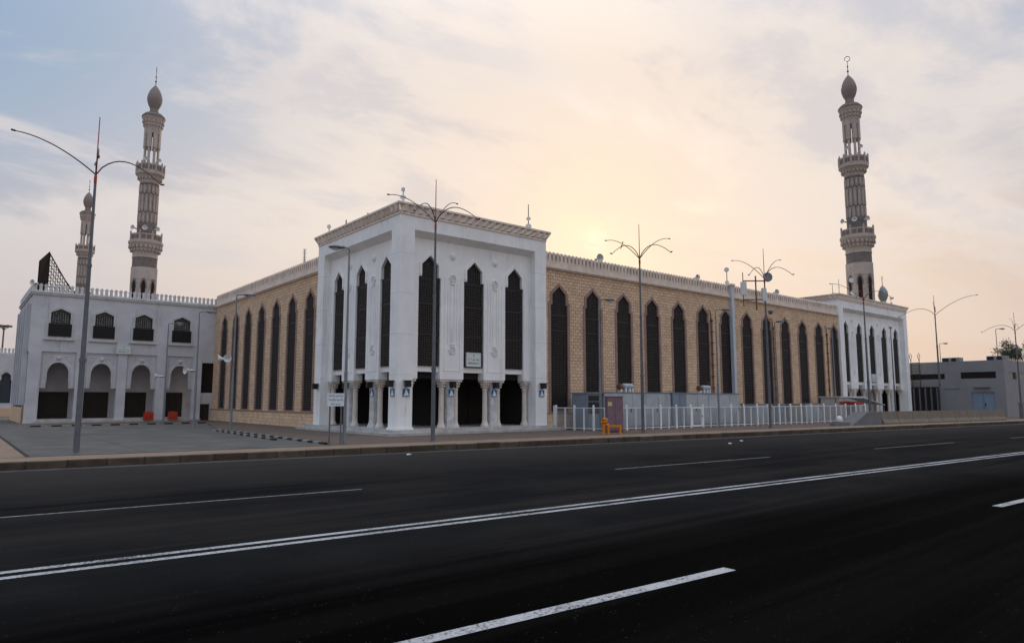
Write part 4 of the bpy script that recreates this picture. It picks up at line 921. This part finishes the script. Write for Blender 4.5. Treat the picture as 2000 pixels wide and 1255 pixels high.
q = MB(); q.tube([(-.62, 0, 7.4), (-.62, 0, 9.6)], .05, 6); q.tube([(-1.5, 0, 8.05), (0, 0, 8.1)], .04, 6); q.tube([(-1.5, 0, 9.25), (0, 0, 9.3)], .04, 6); q.tube([(-1.5, 0, 7.6), (-1.5, 0, 9.8)], .03, 6); q.build('frame', RUST, br)
for x_, z_, s_ in ((-1.5, 8.75, .16), (-.1, 8.4, .13)): q = MB(); q.box(x_-s_, x_+s_, -.15, .05, z_-.42, z_+.42); q.build('antenna_panel', HORN, br)
q = MB(); q.lathe([(.30, 0), (.31, .1), (.2, .24), (.02, .28)], 14); q.xf(T(.22, -.1, 9.55) @ Matrix.Rotation(-pi/2, 4, 'X')); q.build('drum_antenna', STEELB, br); q = MB(); q.ell((.28, -.1, 7.3), (.16, .16, .16), 10, 6); q.build('dome_camera', GREYD, br)
tr = thing('cable_trunk', 'white vertical cable trunk running up the long stone wing to the battlements', 'pipe', (30.12, .1, 0)); q = MB(); q.box(-.17, .17, -.14, .14, .9, 10.75); q.build('duct', mat('pale_duct', (.52, .55, .60), .5, .4, var=.1, scale=2, streak=.3), tr); q = MB(); q.box(-.26, .26, -.2, .3, 10.75, 10.9); q.build('cap', BEIGE, tr)
for x_, lb, m in ((27.35, 'rusty conduit with many clips left of the white cable trunk', RUST), (36.25, 'rusty conduit with a bent top right of the ninth window of the long wing', RUST), (45.75, 'rusty conduit near the far end of the long wing', RUST)):
    cn = thing('conduit', lb, 'pipe', (x_, WY-.07, 0), 0, 'rusty conduits on the long wing'); q = MB(); q.tube([(0, 0, 1.0), (0, 0, 8.2)], .03, 6); q.tube([(.13, 0, 1.0), (.13, 0, 8.0)], .022, 6); q.build('pipe', m, cn)
    for k in range(8): q = MB(); q.box(-.12, .24, -.06, .07, 1.8+k*.85, 1.87+k*.85); q.build('clip', m, cn)
    q = MB(); q.tube([(0, 0, 8.2), (-.1, -.02, 8.5), (-.35, -.02, 8.6)], .03, 6); q.build('bend', m, cn)
# roof gear of the far pavilion
for (x_, y_), h, it, lb in (((49.6, 1.2), 1.3, (('cam', .3, .15),), 'short antenna at the left corner of the far pavilion roof'), ((51.0, 1.2), 1.9, (('ball', 1.1, .08),), 'thin antenna, second from the left on the far pavilion roof'), ((53.2, .9), 3.4, (('drum', 2.0, .24), ('dia', .7, .25)), 'tall antenna with a round drum left of the nearest minaret'), ((62.6, .9), 1.3, (('cam', 1.0, .2), ('drum', .4, .16)), 'antenna cluster at the right end of the far pavilion roof')): mast((FX-48.1+x_, y_, 11.9), h, lb, it)
fd = thing('roof_dome', 'small metal onion dome with a crescent on the far pavilion roof', 'dome', (60.6, .9, 11.9)); q = MB(); q.lathe([(.62, 0), (.55, .25), (.30, .35), (.28, .5)], 10); q.build('base', BEIGE, fd)
q = MB(); q.lathe([(.26, .48), (.42, .8), (.52, 1.2), (.46, 1.6), (.28, 1.95), (.05, 2.25)], 14); q.build('dome', mat('dull_zinc', (.26, .29, .29), .5, .4, metal=.3), fd, smooth=True); q = MB(); q.lathe([(.04, 2.2), (.03, 2.9)], 6); q.tube([(.2*cos(t_), 0, 3.1+.2*sin(t_)) for t_ in [-pi*1.35+k*pi*1.7/10 for k in range(11)]], .03, 5); q.build('crescent', mat('brass', (.55, .33, .12), .4, .5, metal=.6), fd)
# ================================================================== right side: kiosk, barriers, annex
ki = thing('kiosk', 'low white kiosk with an orange band and grey tilted canopy behind the fence end', 'kiosk', (43.4, -2.9, 0))
q = MB(); q.box(-2.4, 2.0, 0, 1.6, 0, 1.95); q.build('wall', mat('kiosk_white', (.50, .47, .45), .7, .3, var=.1), ki); q = MB(); q.box(-2.42, 2.02, -.02, -.001, 1.35, 1.62); q.build('band', ORRED, ki); q = MB(); q.box(-2.5, 2.1, -.1, 1.7, 1.95, 2.05); q.build('roof', GREYP2, ki)
q = MB(); q.v += [(-1.9, -1.9, 1.90), (1.5, -2.1, 1.34), (1.6, -.3, 1.45), (-1.7, -.3, 1.98), (-1.9, -1.9, 1.86), (1.5, -2.1, 1.30), (1.6, -.3, 1.41), (-1.7, -.3, 1.94)]; [q.face(f_) for f_ in ((0,1,2,3),(4,5,6,7),(0,1,5,4),(1,2,6,5),(2,3,7,6),(3,0,4,7))]; q.build('canopy', mat('pale_canopy', (.55, .60, .66), .6, .3), ki)
for x_, y_ in ((-1.8, -1.8), (1.4, -2.0)): q = MB(); q.box(x_-.04, x_+.04, y_-.04, y_+.04, 0, 1.38 if x_ > 0 else 1.9); q.build('post', GREYD, ki)
q = MB(); q.box(-1.2, .3, -.06, -.025, .1, 1.3); q.build('door', mat('kiosk_brown', (.16, .10, .07), .8, .2), ki)
BL = shear_line((30.2, -8.5), (52, -11.55))
ba = math.atan(BL(1)-BL(0))
rp = thing('concrete_ramp', 'grey concrete ramp block rising from the footway to the barriers', 'ramp', (30.6, BL(30.6), 0), ba); q = MB(); q.prism([(0, 0), (3.6, 0), (3.6, .92), (2.0, .92), (1.2, .55), (.3, .14)], .0, 1.1); q.build('ramp_block', CONCG, rp); q = MB(); q.box(-1.9, -.2, .0, .4, 0, .22); q.build('low_sill', CONCG, rp)
for k in range(9):
    x_ = 34.45+k*2.02; br_ = thing('concrete_barrier', 'beige concrete road barrier, %s in the row right of the grey ramp' % ('first', 'second', 'third', 'fourth', 'fifth', 'sixth', 'seventh', 'eighth', 'last')[k], 'barrier', (x_, BL(x_), 0), ba, 'beige concrete barriers along the footway')
    q = MB(); pr = [(-.0, 0), (.5, 0), (.5, .12), (.36, .35), (.31, .92), (.19, .92), (.14, .35), (.0, .12)]; i0 = len(q.v); q.prism(pr, 0, 1.985); q.xf(Matrix(((0, 1, 0, 0), (1, 0, 0, 0), (0, 0, 1, 0), (0, 0, 0, 1))), i0); q.build('block', CONC, br_)
    q = MB(); q.box(.85, 1.15, .10, .14, .02, .10); q.build('lift_slot', CONCG, br_)
lan = thing('lantern', 'small white dome lantern on the low sill by the fence', 'lantern', (29.6, BL(29.6)+.25, .22)); q = MB(); q.lathe([(.20, 0), (.22, .15), (.20, .32), (.12, .42), (.02, .46)], 14); q.build('globe', HORN, lan, smooth=True); q = MB(); q.lathe([(.24, -.02), (.24, .03)], 12); q.build('base', GREYD, lan)
XA = 66.0
an = thing('annex_building', 'low grey flat-roofed annex with strip windows and a pale blue door', 'building', (XA, -8.2, 0))
def wall_holes(u0, u1, z0, z1, holes, f):
    us = sorted({u0, u1, *[h[0] for h in holes], *[h[1] for h in holes]}); zs = sorted({z0, z1, *[h[2] for h in holes], *[h[3] for h in holes]})
    for a_, b_ in zip(us, us[1:]):
        for c_, d_ in zip(zs, zs[1:]):
            if not any(h[0] <= a_ and b_ <= h[1] and h[2] <= c_ and d_ <= h[3] for h in holes): f(a_, b_, c_, d_)
q = MB(); hl = [(.75, 1.0+2.95, 3.98, 4.66), (5.45, 9.0, 3.98, 4.55)]; dh = (1.0, 3.05, .0, 2.55)
wall_holes(0, 12.0, 0, 5.85, hl+[dh], lambda a_, b_, c_, d_: q.box(0, .3, a_, b_, c_, d_))
hs = [(1.5, 4.0, 3.9, 4.6), (5.0, 9.0, 3.9, 4.6)]; wall_holes(.3, 16, 0, 5.85, hs, lambda a_, b_, c_, d_: q.box(a_, b_, 0, .3, c_, d_)); q.build('wall', ANNEX, an)
q = MB(); q.box(0.3, 16, .3, 12, 5.5, 5.7); q.box(15.7, 16, .3, 12, 0, 5.5); q.box(.3, 15.7, 11.7, 12, 0, 5.5); q.build('roof', ANNEX, an)
for a_, b_, c_, d_ in hl: q = MB(); q.box(.16, .2, a_, b_, c_, d_); wn = q.build('window', PANE, an); q = MB(); q.box(.08, .16, (a_+b_)/2-.03, (a_+b_)/2+.03, c_, d_); q.build('mullion', BLACK, wn)
for a_, b_, c_, d_ in hs: q = MB(); q.box(a_, b_, .16, .2, c_, d_); q.build('window', PANE, an)
q = MB(); q.box(.12, .2, 1.0, 3.05, .02, 2.55); dr = q.build('door', PBLUE, an); q = MB(); q.box(.08, .12, 2.0, 2.05, .1, 2.5); q.box(.08, .12, 1.0, 3.05, .35, .38); q.build('door_joint', STEELB, dr); q = MB(); q.box(.05, .12, 1.85, 1.92, 1.1, 1.4); q.build('handle', BLACK, dr)
q = MB(); q.box(-.25, 0, 1.3, 2.8, 3.02, 3.06); q.build('canopy_strip', GREYD, an); q = MB(); q.tube([(-.06, 4.1, 2.95), (-.06, 5.6, 2.92)], .025, 6); q.build('pipe', GREYD, an); q = MB(); q.box(-.35, 0, .8, 3.2, 0, .14); q.build('step', CONCG, an)
mg = thing('metal_gate', 'black metal screen gate between the far pavilion and the grey annex', 'gate', (XA-.35, -2.2, 0))
q = MB(); q.box(-.05, .05, 0, 3.3, 3.05, 3.15); q.box(-.05, .05, 0, .1, 0, 3.05); q.box(-.05, .05, 3.2, 3.3, 0, 3.05); q.build('frame', BLACK, mg)
for k in range(16): q = MB(); q.box(-.03, .03, .1+k*.194, .1+k*.194+(.11 if k % 3 else .15), .05, 3.05); q.build('slat', GREYD if k % 3 == 0 else BLACK, mg)
q = MB(); q.box(.08, .1, 0, 3.3, 0, 3.05); q.build('backing', BLACK, mg)
ldr = thing('wall_ladder', 'black steel ladder with looped handrails climbing to the annex roof', 'ladder', (XA-.12, -.35, 0))
for y_ in (.0, .85): q = MB(); q.tube([(0, y_, 3.1), (0, y_, 6.1), (0, y_+.12, 6.6), (0, y_+.02, 6.95), (0, y_-.12, 6.6), (.02, y_, 6.0)], .035, 6); q.build('rail', BLACK, ldr)
for k in range(9): q = MB(); q.tube([(0, .0, 3.3+k*.32), (0, .85, 3.3+k*.32)], .02, 5); q.build('rung', BLACK, ldr)
def aircon(loc, label):
    r_ = thing('air_conditioner', label, 'air conditioner', loc, 0, 'air conditioners on the annex roof'); q = MB(); q.box(0, 1.2, -.85, .85, .06, .62); q.build('case', ANNEX, r_)
    q = MB(); q.lathe([(.25, 0), (.25, .03)], 16); q.xf(T(0, -.3, .34) @ Matrix.Rotation(-pi/2, 4, 'Y')); q.build('fan_grille', BLACK, r_); q = MB(); q.box(-.02, 0, .2, .78, .12, .56); q.build('coil', BLACK, r_)
aircon((XA+1.0, -3.1, 5.7), 'dark-fronted air conditioner on the annex roof above the black gate'); aircon((XA+1.0, -7.3, 5.7), 'round-fanned air conditioner on the annex roof near its corner')
for (x_, y_), h, lb in (((86, 4.2), 9.3, 'distant lamp head above the annex roof beside the ladder'), ((98, -1.2), 8.8, 'short distant lamp head right of the first air conditioner'), ((84, -2.9), 10.6, 'tallest distant lamp above the annex roof'), ((84, -7.0), 10.2, 'distant lamp above the annex roof between the two air conditioners'), ((104, -10.2), 8.2, 'lowest distant lamp head by the second air conditioner')): small_lamp((x_, y_, 0), h, D_(-55), lb, .5, m=GREYD, grp='distant lamps beyond the annex')
def leaf_tree(loc, R_, h, label, n, seed, name='tree'):
    rnd = random.Random(seed); root = thing(name, label, 'tree', loc); q = MB(); q.tube([(0, 0, 0), (.1, 0, h*.25), (.05, .1, h*.5)], .18, 8, .10)
    tips = []
    for k in range(11):
        a_ = rnd.uniform(0, 2*pi); el = rnd.uniform(.25, 1.2); L_ = R_*rnd.uniform(.7, 1.1); e = Vector((cos(a_)*cos(el)*L_, sin(a_)*cos(el)*L_, h*.5+sin(el)*L_)); m_ = Vector((e.x*.45, e.y*.45, h*.45+(e.z-h*.45)*.6))
        q.tube([(0, 0, h*.42), tuple(m_), tuple(e)], .06, 5, .015); tips += [e, m_, (e+m_)/2]
    q.build('trunk', BARK, root); q = MB()
    for k in range(n):
        c_ = rnd.choice(tips)+Vector((rnd.gauss(0, .35), rnd.gauss(0, .35), rnd.gauss(0, .30))); s_ = rnd.uniform(.07, .15); u = Vector((rnd.gauss(0, 1), rnd.gauss(0, 1), rnd.gauss(0, 1))).normalized(); v_ = u.orthogonal().normalized(); w_ = u.cross(v_)
        q.poly([tuple(c_+v_*s_), tuple(c_+w_*s_*.45), tuple(c_-v_*s_), tuple(c_-w_*s_*.45)])
    q.build('crown', LEAF, root)
leaf_tree((95.6, -3.0, 0), 4.0, 14.6, 'grey-green tree behind the annex at the right edge of the picture', 6500, 4)
leaf_tree((92, -4.6, 0), 1.0, 8.6, 'tip of a small tree just showing over the annex roof', 700, 6)
# ================================================================== left background
fl = thing('distant_wing', 'distant white wing with a tall dark window at the left edge of the picture', 'building wing', (-11.9, 60, 0))
q = MB(); wall_holes(-30, 0, 0, 6.65, [(-1.45, -.45, 1.4, 4.6)], lambda a_, b_, c_, d_: q.box(a_, b_, 0, .5, c_, d_)); q.box(-30, 0, .5, 8, 6.3, 6.6); q.box(-.5, 0, .5, 8, 0, 6.3); q.build('wall', GREYP, fl)
q = MB(); q.prism([(-1.45, 1.4), (-.45, 1.4), (-.45, 4.6), (-1.45, 4.6)], .3, .34); wn = q.build('window', mat('blue_dark_glass', (.03, .04, .055), .3, .5), fl); q = MB(); up = [(-1.5, 3.7), (-1.35, 3.9), (-1.35, 4.35), (-.95, 4.75), (-.55, 4.35), (-.55, 3.9), (-.4, 3.7)]; uo = [(-1.7, 3.7), (-1.6, 3.9), (-1.6, 4.5), (-.95, 5.05), (-.3, 4.5), (-.3, 3.9), (-.2, 3.7)]; q.strip(up, uo, -.05, .1); q.build('window_arch', GREYP2, wn)
q = MB(); q.box(-30, .1, -.12, 0, 0, .9); q.build('base', BRICK, fl)
for k in range(28): obj('merlon', MERLON_W, fl, T(-.2-k*.335, .1, 6.65))
fm = thing('floodlight_mast', 'distant floodlight mast with a cluster of lamps above the left-hand wing', 'floodlight mast', (-12.6, 78, 0)); q = MB(); q.lathe([(.14, 0), (.09, 11.2)], 8); q.build('pole', GREYD, fm)
for k in range(6): a_ = k*pi/3; q = MB(); q.box(.15, .85, -.16, .16, 11.0, 11.22); q.tube([(0, 0, 10.6), (.5, 0, 11.0)], .03, 5); q.xf(Matrix.Rotation(a_, 4, 'Z')); q.build('lamp', GREYD, fm)
# dark timber lattice sail on the arcade roof
sl = thing('roof_lattice', 'dark pointed lattice screen rising above the arcade building\'s battlements', 'lattice screen', (-11.6, 39.0, 9.7))
q = MB(); pts = [(-.8, -1.0, 0), (0, .9, 0), (0, .9, 4.75), (-.8, -1.0, 3.55)]; q.poly(pts); q.poly([(x_+.1, y_, z_) for x_, y_, z_ in pts]); 
for k in range(4): a_, b_ = pts[k], pts[(k+1) % 4]; q.poly([a_, b_, (b_[0]+.1, b_[1], b_[2]), (a_[0]+.1, a_[1], a_[2])])
q.build('solid_panel', mat('dark_timber', (.018, .013, .014), .9, .02), sl)
TIM = MATS['dark_timber']
prof = lambda x_: 4.75*(1-x_/2.9)**1.12
for k in range(16): x_ = .1+k*.17; q = MB(); q.tube([(x_, .9, 0), (x_, .9, max(.05, prof(x_)))], .022, 4); q.build('bar', TIM, sl)
for k in range(17):
    z_ = .15+k*.26; xe = 2.9*(1-(z_/4.75)**(1/1.12)) if z_ < 4.75 else 0
    if xe > .15: q = MB(); q.tube([(.1, .92, z_), (xe, .92, z_)], .022, 4); q.build('cross_bar', TIM, sl)
for k in range(9):
    z_ = .5+k*.45; q = MB(); q.tube([(.1, .95, min(4.7, z_)), (min(2.85, .1+z_*.6), .95, max(0, z_-min(2.75, z_*.6)*1.35))], .024, 4); q.build('brace', TIM, sl)
q = MB(); q.tube([(t_*2.9, .9, prof(t_*2.9)) for t_ in [i/10 for i in range(11)]], .05, 6); q.build('edge_rail', TIM, sl)
horn((-12.95, 32.05, 10.55), -.9, 'horn speaker on the left end of the arcade battlements', .8)
# litter on the road
for i, (x_, y_) in enumerate(((12.2, -11.6), (10.0, -12.4), (-4.4, -8.6))):
    rnd = random.Random(i); q = MB(); q.poly([(-.10, -.05, .01), (.08, -.07, .03), (.11, .05, .02), (-.02, .02, .07), (-.07, .08, .03)]); o = q.build('litter', HORN); o.location = (x_, y_, Z_ROAD); tag(o, ('white scrap of paper on the road near the kerb before the fence', 'smaller white scrap of paper farther out on the road', 'tiny pale scrap in the gutter before the corner pavilion')[i], 'litter')
